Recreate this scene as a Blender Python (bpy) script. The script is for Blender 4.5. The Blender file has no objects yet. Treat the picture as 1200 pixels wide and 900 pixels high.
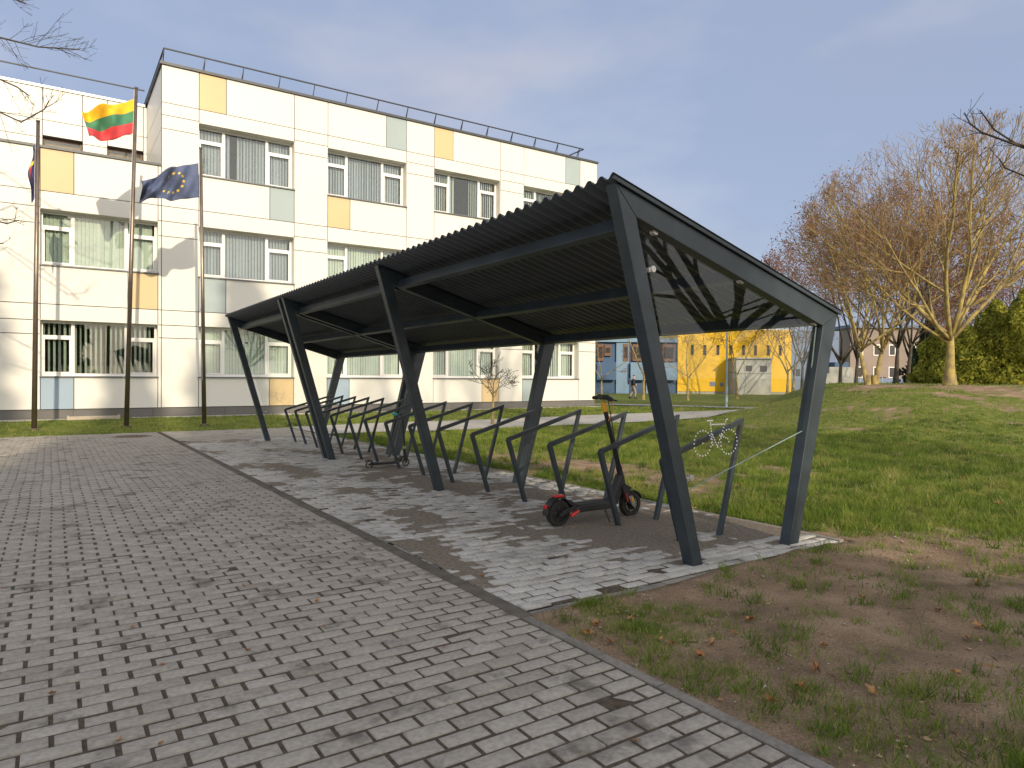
import bpy, math, random
import numpy as np
from mathutils import Vector, Matrix

R_ = math.radians
rnd = random.Random(7)
SC = bpy.context.scene
COL = SC.collection

# ------------------------------------------------------------------ camera maths
CAM = np.array([0, 0, 1.36])
CR = np.array([0.8328, -0.5535, 0.0068]); CU = np.array([0.0003, 0.0128, 0.9999]); CF = np.array([0.5535, 0.8328, -0.01076])
CR /= np.linalg.norm(CR); CF -= CR * CF.dot(CR); CF /= np.linalg.norm(CF); CU = np.cross(CR, CF)
FPX = 812.41

def ray(x, y):
    return CF + CR * (x - 600) / FPX - CU * (y - 450) / FPX
def at_y(x, y, Y):
    r = ray(x, y); return CAM + r * (Y / r[1])
def at_d(x, y, D):
    return CAM + ray(x, y) * D

def sstep(v, a, b):
    t = np.clip((v - a) / (b - a), 0, 1); return t * t * (3 - 2 * t)

def hsh(ix, iy, s):
    v = np.sin(ix * 127.1 + iy * 311.7 + s * 74.7) * 43758.5453
    return v - np.floor(v)
def vnoise(x, y, s=0):
    x = np.asarray(x, float); y = np.asarray(y, float)
    ix = np.floor(x); iy = np.floor(y); fx = x - ix; fy = y - iy
    fx = fx * fx * (3 - 2 * fx); fy = fy * fy * (3 - 2 * fy)
    a = hsh(ix, iy, s); b = hsh(ix + 1, iy, s); c = hsh(ix, iy + 1, s); d = hsh(ix + 1, iy + 1, s)
    return (a * (1 - fx) + b * fx) * (1 - fy) + (c * (1 - fx) + d * fx) * fy
def fbm(x, y, s=0, o=4):
    v = 0; a = 0.5; n = 0
    for i in range(o):
        v = v + a * vnoise(x * 2 ** i, y * 2 ** i, s + i * 3.1); n += a; a *= .5
    return v / n

# ------------------------------------------------------------------ ground height
def gz(Y):
    return -0.0059 * (np.clip(Y, -60, 70) - 3.48)
PX_T = [5.0, 6.9, 8.2, 10.6, 13.7, 16.6, 20.0, 25.2, 28.0]
PB_T = [16.6, 16.5, 16.25, 16.0, 16.25, 16.3, 17.1, 18.8, 19.9]
PTX = [4.6, 8.26, 13.2, 17.5, 20.9, 23.9, 27.5, 28.4]
PTY = [19.35, 19.9, 19.85, 20.3, 20.4, 20.5, 21.0, 21.4]
UP = [(28.6, 20.2), (28.4, 22.4), (27.4, 25.6), (26.0, 28.6), (24.2, 31.4), (22.0, 34.5), (19.0, 37.5)]
def on_path(X, Y):
    yb = np.interp(X, PX_T, PB_T); yt = np.interp(X, PTX, PTY)
    m = (X > 5.3) & (X < 28.2) & (Y > yb - .1) & (Y < yt + .1)
    for (ax, ay), (bx, by) in zip(UP[:-1], UP[1:]):
        dx, dy = bx - ax, by - ay
        t = np.clip(((X - ax) * dx + (Y - ay) * dy) / (dx * dx + dy * dy), 0, 1)
        m = m | (np.hypot(X - ax - t * dx, Y - ay - t * dy) < 1.0)
    return m
def paved(X, Y):
    a = (X <= 2.245) & (X > -14.1) & (Y <= 19.42)
    b = (X <= 5.56) & (X > 2) & (Y >= 3.24) & (Y <= 19.42)
    c = (X >= 2.1) & (X <= 21.2) & (Y >= 24.2) & (Y <= 24.7)
    return a | b | c
def base_h(X, Y):
    X = np.asarray(X, float); Y = np.asarray(Y, float)
    z = gz(Y)
    z = z + 0.12 * sstep(Y, 19.5, 24.4) * (1 - sstep(X, 21, 25)) * (1 - sstep(Y, 34, 44))
    D = .5535 * X + .8328 * Y; L = .8328 * X - .5535 * Y
    z = z + 1.2 * sstep(D, 14.0, 24.5) * sstep(L, 7.0, 12.5) * (1 - sstep(D, 24.5 + np.clip(L - 13.0, 0, 4) * 3, 29.5 + np.clip(L - 13.0, 0, 4) * 5))
    return z
def G(X, Y):
    X = np.asarray(X, float); Y = np.asarray(Y, float)
    z = base_h(X, Y)
    pv = paved(X, Y); pt = on_path(X, Y)
    n = (fbm(X * .9, Y * .9, 3) - .5) * .13 + (fbm(X * 5, Y * 5, 9, 3) - .5) * .034
    edge = np.clip(np.minimum(np.abs(X - 2.25), 1) , 0, .5) * 2
    z = z + np.where(pv | pt, 0, n * (.35 + .65 * edge))
    z = z - np.where(pv, .06, 0) - np.where(pt & ~pv, .03, 0)
    return z
def grass_mask(X, Y):
    X = np.asarray(X, float); Y = np.asarray(Y, float)
    n = fbm(X * 1.1, Y * 1.1, 21, 4) - .5; n2 = fbm(X * 4.5, Y * 4.5, 33, 3) - .5
    s = (Y - (3.3 - .62 * (X - 5.5))) / 1.5
    m = .42 + .5 * np.clip(s, -1, 1) + n * 1.5 + n2 * .8
    # worn strip beside the pad
    w = np.exp(-((X - 6.9) / .9) ** 2) * np.exp(-((Y - 8.2) / 2.9) ** 2)
    m = m - .95 * w * (1 + n * 4)
    # greener corner by the paving edge
    m = m + .55 * np.exp(-((X - 2.9) / .55) ** 2 - ((Y - 1.5) / .9) ** 2) + .25 * np.exp(-((X - 2.55) / .25) ** 2)
    m = np.where(Y > 16, np.maximum(m, .75 + n), m)
    m = np.where((X < 2.2) & (Y > 19), 1.0, m)
    m = np.where((Y > 19.4) & (Y < 24.3), .95 + n * .8, m)
    D = .5535 * X + .8328 * Y; L = .8328 * X - .5535 * Y
    m = m - .5 * sstep(D, 18, 22) * sstep(L, 9, 13) * (1 - sstep(D, 26, 29))
    return np.clip(m, 0, 1)

# ------------------------------------------------------------------ materials
def mat(name, base, rough=.6, metal=0, var=.12, vs=6, bump=0, bs=40, spec=.5, extra=None, coord='Object', var2=None, trans=0):
    m = bpy.data.materials.new(name); m.use_nodes = True
    nt = m.node_tree; b = nt.nodes['Principled BSDF']
    b.inputs['Roughness'].default_value = rough; b.inputs['Metallic'].default_value = metal
    b.inputs['Specular IOR Level'].default_value = spec
    tc = nt.nodes.new('ShaderNodeTexCoord')
    nz = nt.nodes.new('ShaderNodeTexNoise'); nz.inputs['Scale'].default_value = vs; nz.inputs['Detail'].default_value = 6
    nt.links.new(tc.outputs[coord], nz.inputs['Vector'])
    rp = nt.nodes.new('ShaderNodeValToRGB')
    rp.color_ramp.elements[0].position = .3; rp.color_ramp.elements[1].position = .7
    lo = tuple(c * (1 - var) for c in base); hi = tuple(min(1, c * (1 + var)) for c in base)
    if var2: lo = var2
    rp.color_ramp.elements[0].color = (*lo, 1); rp.color_ramp.elements[1].color = (*hi, 1)
    nt.links.new(nz.outputs['Fac'], rp.inputs['Fac']); nt.links.new(rp.outputs['Color'], b.inputs['Base Color'])
    if bump:
        n2 = nt.nodes.new('ShaderNodeTexNoise'); n2.inputs['Scale'].default_value = bs; n2.inputs['Detail'].default_value = 8
        nt.links.new(tc.outputs[coord], n2.inputs['Vector'])
        bp = nt.nodes.new('ShaderNodeBump'); bp.inputs['Strength'].default_value = bump; bp.inputs['Distance'].default_value = .02
        nt.links.new(n2.outputs['Fac'], bp.inputs['Height']); nt.links.new(bp.outputs['Normal'], b.inputs['Normal'])
    if trans:
        b.inputs['Transmission Weight'].default_value = trans
    return m

def tone_mat(name, cols, rough=.8, bump=.3, bs=120, stain=None, attr='tone', sheen=0, trl=0):
    """ramp over a per-face attribute, with a fine noise and optional dark stains"""
    m = bpy.data.materials.new(name); m.use_nodes = True
    nt = m.node_tree; b = nt.nodes['Principled BSDF']; b.inputs['Roughness'].default_value = rough
    b.inputs['Specular IOR Level'].default_value = .3
    at = nt.nodes.new('ShaderNodeAttribute'); at.attribute_name = attr
    rp = nt.nodes.new('ShaderNodeValToRGB')
    els = rp.color_ramp.elements
    while len(els) < len(cols): els.new(.5)
    for i, c in enumerate(cols):
        els[i].position = i / (len(cols) - 1); els[i].color = (*c, 1)
    nt.links.new(at.outputs['Fac'], rp.inputs['Fac'])
    tc = nt.nodes.new('ShaderNodeTexCoord'); out = rp.outputs['Color']
    nz = nt.nodes.new('ShaderNodeTexNoise'); nz.inputs['Scale'].default_value = 45; nz.inputs['Detail'].default_value = 8
    nt.links.new(tc.outputs['Object'], nz.inputs['Vector'])
    mr = nt.nodes.new('ShaderNodeMapRange'); mr.inputs[1].default_value = .25; mr.inputs[2].default_value = .75
    mr.inputs[3].default_value = .78; mr.inputs[4].default_value = 1.2
    nt.links.new(nz.outputs['Fac'], mr.inputs[0])
    mx = nt.nodes.new('ShaderNodeMix'); mx.data_type = 'RGBA'; mx.blend_type = 'MULTIPLY'; mx.inputs[0].default_value = 1
    nt.links.new(out, mx.inputs[6]); nt.links.new(mr.outputs[0], mx.inputs[7]); out = mx.outputs[2]
    if stain:
        n3 = nt.nodes.new('ShaderNodeTexNoise'); n3.inputs['Scale'].default_value = stain[0]; n3.inputs['Detail'].default_value = 7; n3.inputs['Roughness'].default_value = .62
        nt.links.new(tc.outputs['Object'], n3.inputs['Vector'])
        m3 = nt.nodes.new('ShaderNodeMapRange'); m3.inputs[1].default_value = stain[1]; m3.inputs[2].default_value = stain[2]
        m3.inputs[3].default_value = 1; m3.inputs[4].default_value = stain[3]
        nt.links.new(n3.outputs['Fac'], m3.inputs[0])
        mx2 = nt.nodes.new('ShaderNodeMix'); mx2.data_type = 'RGBA'; mx2.blend_type = 'MULTIPLY'; mx2.inputs[0].default_value = 1
        nt.links.new(out, mx2.inputs[6]); nt.links.new(m3.outputs[0], mx2.inputs[7]); out = mx2.outputs[2]
    nt.links.new(out, b.inputs['Base Color'])
    if bump:
        n2 = nt.nodes.new('ShaderNodeTexNoise'); n2.inputs['Scale'].default_value = bs; n2.inputs['Detail'].default_value = 6
        nt.links.new(tc.outputs['Object'], n2.inputs['Vector'])
        bp = nt.nodes.new('ShaderNodeBump'); bp.inputs['Strength'].default_value = bump; bp.inputs['Distance'].default_value = .01
        nt.links.new(n2.outputs['Fac'], bp.inputs['Height']); nt.links.new(bp.outputs['Normal'], b.inputs['Normal'])
    if trl:
        tr = nt.nodes.new('ShaderNodeBsdfTranslucent'); nt.links.new(out, tr.inputs['Color'])
        ms = nt.nodes.new('ShaderNodeMixShader'); ms.inputs[0].default_value = trl
        nt.links.new(b.outputs[0], ms.inputs[1]); nt.links.new(tr.outputs[0], ms.inputs[2])
        nt.links.new(ms.outputs[0], nt.nodes['Material Output'].inputs[0])
    return m

def glass_mat(name, tint=(.85, .9, .88), ior=1.5, haze=0):
    m = bpy.data.materials.new(name); m.use_nodes = True
    nt = m.node_tree; nt.nodes.remove(nt.nodes['Principled BSDF'])
    tr = nt.nodes.new('ShaderNodeBsdfTransparent'); tr.inputs[0].default_value = (*tint, 1)
    gl = nt.nodes.new('ShaderNodeBsdfGlossy'); gl.inputs['Roughness'].default_value = .01
    tc = nt.nodes.new('ShaderNodeTexCoord'); nz = nt.nodes.new('ShaderNodeTexNoise'); nz.inputs['Scale'].default_value = .8
    nt.links.new(tc.outputs['Object'], nz.inputs['Vector'])
    bp = nt.nodes.new('ShaderNodeBump'); bp.inputs['Strength'].default_value = .012; bp.inputs['Distance'].default_value = .05
    nt.links.new(nz.outputs['Fac'], bp.inputs['Height']); nt.links.new(bp.outputs[0], gl.inputs['Normal'])
    lw_ = nt.nodes.new('ShaderNodeLayerWeight'); lw_.inputs[0].default_value = .5
    pw = nt.nodes.new('ShaderNodeMath'); pw.operation = 'POWER'; pw.inputs[1].default_value = 5; nt.links.new(lw_.outputs['Facing'], pw.inputs[0])
    fr = nt.nodes.new('ShaderNodeMath'); fr.operation = 'MULTIPLY_ADD'; fr.inputs[1].default_value = 1 - ior; fr.inputs[2].default_value = ior; nt.links.new(pw.outputs[0], fr.inputs[0])
    ms = nt.nodes.new('ShaderNodeMixShader')
    nt.links.new(fr.outputs[0], ms.inputs[0]); nt.links.new(tr.outputs[0], ms.inputs[1]); nt.links.new(gl.outputs[0], ms.inputs[2])
    nt.links.new(ms.outputs[0], nt.nodes['Material Output'].inputs[0])
    return m

M = {}
M['steel'] = mat('anthracite_steel', (.030, .042, .051), .38, .0, .3, 4, .05, 300)
M['sheet'] = mat('corrugated_sheet', (.055, .064, .073), .36, 0, .15, 5)
M['glass'] = glass_mat('clear_glass', (.94, .95, .94), .028)
M['edge'] = mat('glass_edge', (.30, .40, .36), .3)
M['winglass'] = glass_mat('window_glass', (.90, .93, .91), .07)
M['dots'] = mat('white_print', (.8, .8, .8), .6)
M['clamp'] = mat('clamp_steel', (.55, .53, .5), .35, .7)
M['clad'] = mat('white_cladding', (.67, .655, .615), .45, 0, .025, .35, spec=.35)
M['yellowp'] = mat('yellow_cladding', (.58, .44, .25), .45, 0, .05, .6, spec=.35)
M['greyp'] = mat('grey_cladding', (.32, .385, .40), .45, 0, .05, .6, spec=.35)
M['bluep'] = mat('pale_blue_cladding', (.28, .36, .45), .45, 0, .05, .6, spec=.35)
M['backing'] = mat('dark_backing', (.04, .04, .04), .9)
M['plinth'] = mat('grey_plinth', (.13, .125, .12), .8, 0, .12, 1.5, .1)
M['cap'] = mat('roof_cap', (.06, .065, .07), .45, .3)
M['capl'] = mat('light_cap', (.5, .49, .47), .4, .5)
M['wframe'] = mat('white_pvc', (.78, .77, .75), .35, 0, .02)
M['sill'] = mat('sill_metal', (.13, .14, .15), .45, .4)
M['room'] = mat('room_dark', (.10, .095, .09), .9)
M['ceilr'] = mat('room_wall', (.30, .27, .22), .9)
M['blindg'] = mat('blind_grey', (.42, .46, .54), .8, 0, .05)
M['blindw'] = mat('blind_cream', (.64, .70, .63), .8, 0, .05)
M['rail'] = mat('railing_steel', (.03, .033, .036), .5, .4)
M['pole'] = mat('pole_steel', (.20, .16, .125), .35, .75, .2, 3)
M['flagy'] = mat('flag_yellow', (.85, .47, .02), .8); M['flagg'] = mat('flag_green', (.06, .22, .12), .8); M['flagr'] = mat('flag_red', (.65, .06, .07), .8)
M['flagb'] = mat('flag_blue', (.085, .11, .20), .8); M['star'] = mat('star_gold', (.9, .62, .05), .7)
M['flagp'] = mat('flag_purple', (.05, .045, .16), .8)
M['kerb'] = tone_mat('kerb_concrete', [(.20, .185, .165), (.30, .28, .25)], .9, .5, 150, (3, .45, .62, .7))
M['strip'] = mat('dirty_channel', (.105, .09, .075), .95, 0, .3, 7, .8, 90)
M['brick'] = tone_mat('paver_grey', [(.25, .226, .194), (.295, .27, .235), (.32, .295, .258), (.35, .323, .285)], .85, .5, 220, (2.9, .555, .66, .48))
M['brickl'] = tone_mat('paver_light', [(.36, .345, .32), (.42, .405, .38), (.46, .445, .42)], .8, .4, 220, (2.2, .5, .7, .6))
M['bed'] = mat('joint_sand', (.070, .052, .036), .98, 0, .45, 30, .6, 200)
M['sand'] = mat('spilled_sand', (.28, .24, .195), .98, 0, .3, 35, 1.0, 260, spec=.1)
M['leaf'] = tone_mat('dry_leaf', [(.14, .06, .025), (.32, .135, .045), (.38, .23, .11)], .7, .2)
M['grass'] = tone_mat('grass_blades', [(.06, .105, .014), (.125, .20, .022), (.225, .29, .038), (.42, .34, .15)], .6, 0, trl=.35)
M['bark'] = mat('bark_lichen', (.34, .265, .075), .95, 0, .3, 4, .8, 30, var2=(.17, .135, .09))
M['barkd'] = mat('bark_dark', (.07, .058, .045), .95, 0, .35, 8, .8, 40)
M['twig'] = mat('twig_brown', (.22, .145, .07), .9, 0, .3, 3)
M['twigb'] = mat('twig_far', (.13, .088, .062), .9, 0, .3, 3)
M['twigd'] = mat('twig_dark', (.05, .042, .036), .9, 0, .3, 3)
M['drylf'] = tone_mat('clinging_leaves', [(.15, .05, .028), (.26, .095, .045), (.30, .15, .07)], .8, 0, trl=.3)
M['thuja'] = tone_mat('thuja_spray', [(.10, .13, .02), (.30, .32, .045), (.50, .46, .07)], .8, 0, trl=.4)
M['spruce'] = tone_mat('spruce_needles', [(.012, .025, .014), (.02, .04, .018), (.03, .055, .022)], .8, 0)
M['black'] = mat('black_plastic', (.018, .018, .019), .5, 0, .2)
M['rubber'] = mat('tyre_rubber', (.022, .021, .02), .8, 0, .2, 20, .3)
M['red'] = mat('red_plastic', (.55, .02, .02), .35); M['orange'] = mat('orange_plastic', (.75, .17, .02), .4)
M['amber'] = mat('amber_plastic', (.8, .42, .03), .35); M['silver'] = mat('brushed_alloy', (.45, .44, .42), .35, .8)
M['teal'] = mat('teal_rubber', (.02, .48, .42), .5)
M['iron'] = mat('cast_iron', (.09, .065, .05), .8, .3, .3, 20, .5)
M['path'] = None

# ------------------------------------------------------------------ mesh builder
class MB:
    def __init__(s): s.v = []; s.f = []; s.mi = []; s.t = []
    def face(s, ids, mi=0, t=.5): s.f.append(ids); s.mi.append(mi); s.t.append(t)
    def box(s, x0, x1, y0, y1, z0, z1, mi=0, t=.5):
        b = len(s.v)
        s.v += [(x0, y0, z0), (x1, y0, z0), (x1, y1, z0), (x0, y1, z0), (x0, y0, z1), (x1, y0, z1), (x1, y1, z1), (x0, y1, z1)]
        for q in ((0, 3, 2, 1), (4, 5, 6, 7), (0, 1, 5, 4), (1, 2, 6, 5), (2, 3, 7, 6), (3, 0, 4, 7)):
            s.face([b + i for i in q], mi, t)
        return s
    def prism(s, poly, y0, y1, mi=0):
        """polygon in (x,z) extruded along y"""
        b = len(s.v); n = len(poly)
        a = sum(poly[i][0] * poly[(i + 1) % n][1] - poly[(i + 1) % n][0] * poly[i][1] for i in range(n))
        if a < 0: poly = poly[::-1]
        s.v += [(x, y0, z) for x, z in poly] + [(x, y1, z) for x, z in poly]
        s.face([b + i for i in range(n)], mi); s.face([b + n + i for i in range(n)][::-1], mi)
        for i in range(n):
            j = (i + 1) % n; s.face([b + j, b + i, b + n + i, b + n + j], mi)
        return s
    def prismz(s, poly, z0, z1, mi=0):
        b = len(s.v); n = len(poly)
        a = sum(poly[i][0] * poly[(i + 1) % n][1] - poly[(i + 1) % n][0] * poly[i][1] for i in range(n))
        if a < 0: poly = poly[::-1]
        s.v += [(x, y, z0) for x, y in poly] + [(x, y, z1) for x, y in poly]
        s.face([b + i for i in range(n)][::-1], mi); s.face([b + n + i for i in range(n)], mi)
        for i in range(n):
            j = (i + 1) % n; s.face([b + i, b + j, b + n + j, b + n + i], mi)
        return s
    def tube(s, pts, rad, sides=6, cap=True, mi=0, t=.5):
        pts = [Vector(p) for p in pts]; n = len(pts)
        if not hasattr(rad, '__len__'): rad = [rad] * n
        b = len(s.v); ref = None
        for i, p in enumerate(pts):
            d = (pts[min(i + 1, n - 1)] - pts[max(i - 1, 0)])
            if d.length < 1e-9: d = Vector((0, 0, 1))
            d.normalize()
            if ref is None:
                ref = Vector((1, 0, 0)) if abs(d.x) < .8 else Vector((0, 1, 0))
            u = (ref - d * ref.dot(d))
            if u.length < 1e-6: u = d.orthogonal()
            u.normalize(); w = d.cross(u); ref = u
            for k in range(sides):
                a = 2 * math.pi * k / sides
                q = p + (u * math.cos(a) + w * math.sin(a)) * rad[i]
                s.v.append((q.x, q.y, q.z))
        for i in range(n - 1):
            for k in range(sides):
                k2 = (k + 1) % sides
                s.face([b + i * sides + k, b + i * sides + k2, b + (i + 1) * sides + k2, b + (i + 1) * sides + k], mi, t)
        if cap and sides > 3:
            s.face([b + k for k in range(sides)][::-1], mi, t); s.face([b + (n - 1) * sides + k for k in range(sides)], mi, t)
        return s
    def bar(s, p, q, w, h, up=(0, 0, 1), mi=0):
        """rectangular bar from p to q, w sideways, h along up"""
        p = Vector(p); q = Vector(q); d = (q - p).normalized(); u = Vector(up); u = (u - d * u.dot(d)).normalized(); r = d.cross(u)
        b = len(s.v)
        for c in (p, q):
            for a, e in ((-1, -1), (1, -1), (1, 1), (-1, 1)):
                x = c + r * (a * w / 2) + u * (e * h / 2); s.v.append(tuple(x))
        for f in ((0, 1, 2, 3), (7, 6, 5, 4), (0, 4, 5, 1), (1, 5, 6, 2), (2, 6, 7, 3), (3, 7, 4, 0)): s.face([b + i for i in f], mi)
        return s
    def disc(s, c, axis, r0, r1, w, n=24, mi=0):
        """ring (r0 inner) of width w about axis 'y' or given vector"""
        A = Vector(axis).normalized(); u = A.orthogonal().normalized(); v = A.cross(u); c = Vector(c); b = len(s.v)
        prof = [(r0, -w / 2), (r1 * .96, -w / 2), (r1, -w * .28), (r1, w * .28), (r1 * .96, w / 2), (r0, w / 2)]
        m = len(prof)
        for k in range(n):
            a = 2 * math.pi * k / n; e = u * math.cos(a) + v * math.sin(a)
            for r, h in prof: s.v.append(tuple(c + e * r + A * h))
        for k in range(n):
            k2 = (k + 1) % n
            for j in range(m):
                j2 = (j + 1) % m
                s.face([b + k * m + j, b + k * m + j2, b + k2 * m + j2, b + k2 * m + j], mi)
        return s
    def quad(s, a, b_, c, d, mi=0, t=.5):
        b = len(s.v); s.v += [tuple(a), tuple(b_), tuple(c), tuple(d)]; s.face([b, b + 1, b + 2, b + 3], mi, t); return s
    def build(s, name, mats, parent=None, org=(0, 0, 0), tone=False, bevel=0, smooth=False, label=None):
        me = bpy.data.meshes.new(name)
        v = [(a - org[0], b - org[1], c - org[2]) for a, b, c in s.v] if any(org) else s.v
        me.from_pydata(v, [], s.f)
        if not isinstance(mats, (list, tuple)): mats = [mats]
        for m in mats: me.materials.append(m)
        if len(mats) > 1: me.polygons.foreach_set('material_index', s.mi)
        if tone:
            a = me.attributes.new('tone', 'FLOAT', 'FACE'); a.data.foreach_set('value', s.t)
        if smooth: me.polygons.foreach_set('use_smooth', [True] * len(s.f))
        me.update()
        o = bpy.data.objects.new(name, me); COL.objects.link(o)
        if parent: o.parent = parent
        if bevel:
            bm = o.modifiers.new('Bevel', 'BEVEL'); bm.width = bevel; bm.segments = 2; bm.limit_method = 'ANGLE'; bm.angle_limit = R_(40)
        if label: o['label'] = label
        return o

def np_mesh(name, V, F, mats, tone=None, mi=None, parent=None, vattr=None, smooth=False):
    V = np.asarray(V, np.float32); F = np.asarray(F, np.int32)
    me = bpy.data.meshes.new(name); nf, k = F.shape
    me.vertices.add(len(V)); me.vertices.foreach_set('co', V.ravel())
    me.loops.add(nf * k); me.loops.foreach_set('vertex_index', F.ravel())
    me.polygons.add(nf); me.polygons.foreach_set('loop_start', np.arange(nf, dtype=np.int32) * k)
    try: me.polygons.foreach_set('loop_total', np.full(nf, k, np.int32))
    except Exception: pass
    for m in (mats if isinstance(mats, (list, tuple)) else [mats]): me.materials.append(m)
    if mi is not None: me.polygons.foreach_set('material_index', np.asarray(mi, np.int32))
    if tone is not None:
        a = me.attributes.new('tone', 'FLOAT', 'FACE'); a.data.foreach_set('value', np.asarray(tone, np.float32))
    if vattr:
        for n, d in vattr.items():
            a = me.attributes.new(n, 'FLOAT', 'POINT'); a.data.foreach_set('value', np.asarray(d, np.float32))
    if smooth: me.polygons.foreach_set('use_smooth', np.ones(nf, bool))
    me.update(calc_edges=True); me.validate()
    o = bpy.data.objects.new(name, me); COL.objects.link(o)
    if parent: o.parent = parent
    return o

def tag(o, label=None, cat=None, group=None, kind=None):
    if label: o['label'] = label
    if cat: o['category'] = cat
    if group: o['group'] = group
    if kind: o['kind'] = kind
    return o
def thing(name, label, cat, loc=(0, 0, 0), rz=0, group=None):
    o = bpy.data.objects.new(name, None); COL.objects.link(o); o.empty_display_size = .2
    o.location = tuple(float(c) for c in loc); o.rotation_euler = (0, 0, rz)
    return tag(o, label, cat, group)
def copy_tree(o, parent=None):
    c = o.copy(); COL.objects.link(c)
    if parent: c.parent = parent
    for ch in list(o.children): copy_tree(ch, c)
    return c

# ------------------------------------------------------------------ ground sheet
def ground_material():
    m = bpy.data.materials.new('earth_and_turf'); m.use_nodes = True; nt = m.node_tree; b = nt.nodes['Principled BSDF']
    b.inputs['Roughness'].default_value = .97; b.inputs['Specular IOR Level'].default_value = .15
    tc = nt.nodes.new('ShaderNodeTexCoord')
    def noise(sc, det=8, ro=.6):
        n = nt.nodes.new('ShaderNodeTexNoise'); n.inputs['Scale'].default_value = sc; n.inputs['Detail'].default_value = det; n.inputs['Roughness'].default_value = ro
        nt.links.new(tc.outputs['Object'], n.inputs['Vector']); return n
    def ramp(src, stops):
        r = nt.nodes.new('ShaderNodeValToRGB'); e = r.color_ramp.elements
        while len(e) < len(stops): e.new(.5)
        for i, (p, c) in enumerate(stops): e[i].position = p; e[i].color = (*c, 1)
        nt.links.new(src, r.inputs['Fac']); return r
    d = ramp(noise(2.6).outputs['Fac'], [(.30, (.19, .137, .093)), (.48, (.30, .216, .145)), (.68, (.43, .315, .215))])
    d2 = ramp(noise(90, 4).outputs['Fac'], [(.3, (.6, .6, .6)), (.7, (1.25, 1.22, 1.2))])
    dm = nt.nodes.new('ShaderNodeMix'); dm.data_type = 'RGBA'; dm.blend_type = 'MULTIPLY'; dm.inputs[0].default_value = 1
    nt.links.new(d.outputs[0], dm.inputs[6]); nt.links.new(d2.outputs[0], dm.inputs[7])
    g = ramp(noise(7).outputs['Fac'], [(.28, (.07, .095, .018)), (.5, (.135, .17, .03)), (.62, (.20, .20, .06)), (.75, (.27, .21, .10))])
    at = nt.nodes.new('ShaderNodeAttribute'); at.attribute_name = 'grass'
    n5 = noise(14, 6)
    ad = nt.nodes.new('ShaderNodeMath'); ad.operation = 'MULTIPLY_ADD'; ad.inputs[1].default_value = .9; nt.links.new(n5.outputs['Fac'], ad.inputs[0])
    sb = nt.nodes.new('ShaderNodeMath'); sb.operation = 'SUBTRACT'; sb.inputs[1].default_value = .45
    nt.links.new(at.outputs['Fac'], ad.inputs[2]); nt.links.new(ad.outputs[0], sb.inputs[0])
    mr = nt.nodes.new('ShaderNodeMapRange'); mr.inputs[1].default_value = .35; mr.inputs[2].default_value = .65; nt.links.new(sb.outputs[0], mr.inputs[0])
    mx = nt.nodes.new('ShaderNodeMix'); mx.data_type = 'RGBA'
    nt.links.new(mr.outputs[0], mx.inputs[0]); nt.links.new(dm.outputs[2], mx.inputs[6]); nt.links.new(g.outputs[0], mx.inputs[7])
    nt.links.new(mx.outputs[2], b.inputs['Base Color'])
    bn = noise(55, 8, .7); bp = nt.nodes.new('ShaderNodeBump'); bp.inputs['Strength'].default_value = 1; bp.inputs['Distance'].default_value = .03
    nt.links.new(bn.outputs['Fac'], bp.inputs['Height']); nt.links.new(bp.outputs[0], b.inputs['Normal'])
    return m
M['ground'] = ground_material()

xs = np.unique(np.round(np.concatenate([[-1500, -600, -250, -120, -60, -40, -30, -22, -16, -14.2, -14.05, -10, -6, -3, -1, 1, 2.0, 2.235, 2.255],
     np.arange(2.3, 5.54, .07), [5.55, 5.57], np.arange(5.6, 14, .08), np.arange(14, 24, .2), np.arange(24, 60, .7), [65, 80, 110, 160, 260, 600, 1500]]), 3))
ys = np.unique(np.round(np.concatenate([[-1500, -600, -200, -80, -50, -30, -20, -12, -6, -3, -1.5, -.5], np.arange(0, 3.2, .07), [3.23, 3.25], np.arange(3.3, 16, .09), np.arange(16, 26, .15), [19.41, 19.43, 24.19, 24.21],
     np.arange(26, 60, .7), [65, 80, 110, 160, 260, 600, 1500]]), 3))
XX, YY = np.meshgrid(xs, ys)
ZZ = G(XX, YY)
V = np.stack([XX.ravel(), YY.ravel(), ZZ.ravel()], 1)
nx, ny = len(xs), len(ys)
idx = np.arange(nx * ny).reshape(ny, nx)
F = np.stack([idx[:-1, :-1].ravel(), idx[:-1, 1:].ravel(), idx[1:, 1:].ravel(), idx[1:, :-1].ravel()], 1)
go = np_mesh('ground', V, F, M['ground'], vattr={'grass': grass_mask(XX, YY).ravel()}, smooth=True)
tag(go, kind='structure')

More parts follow.
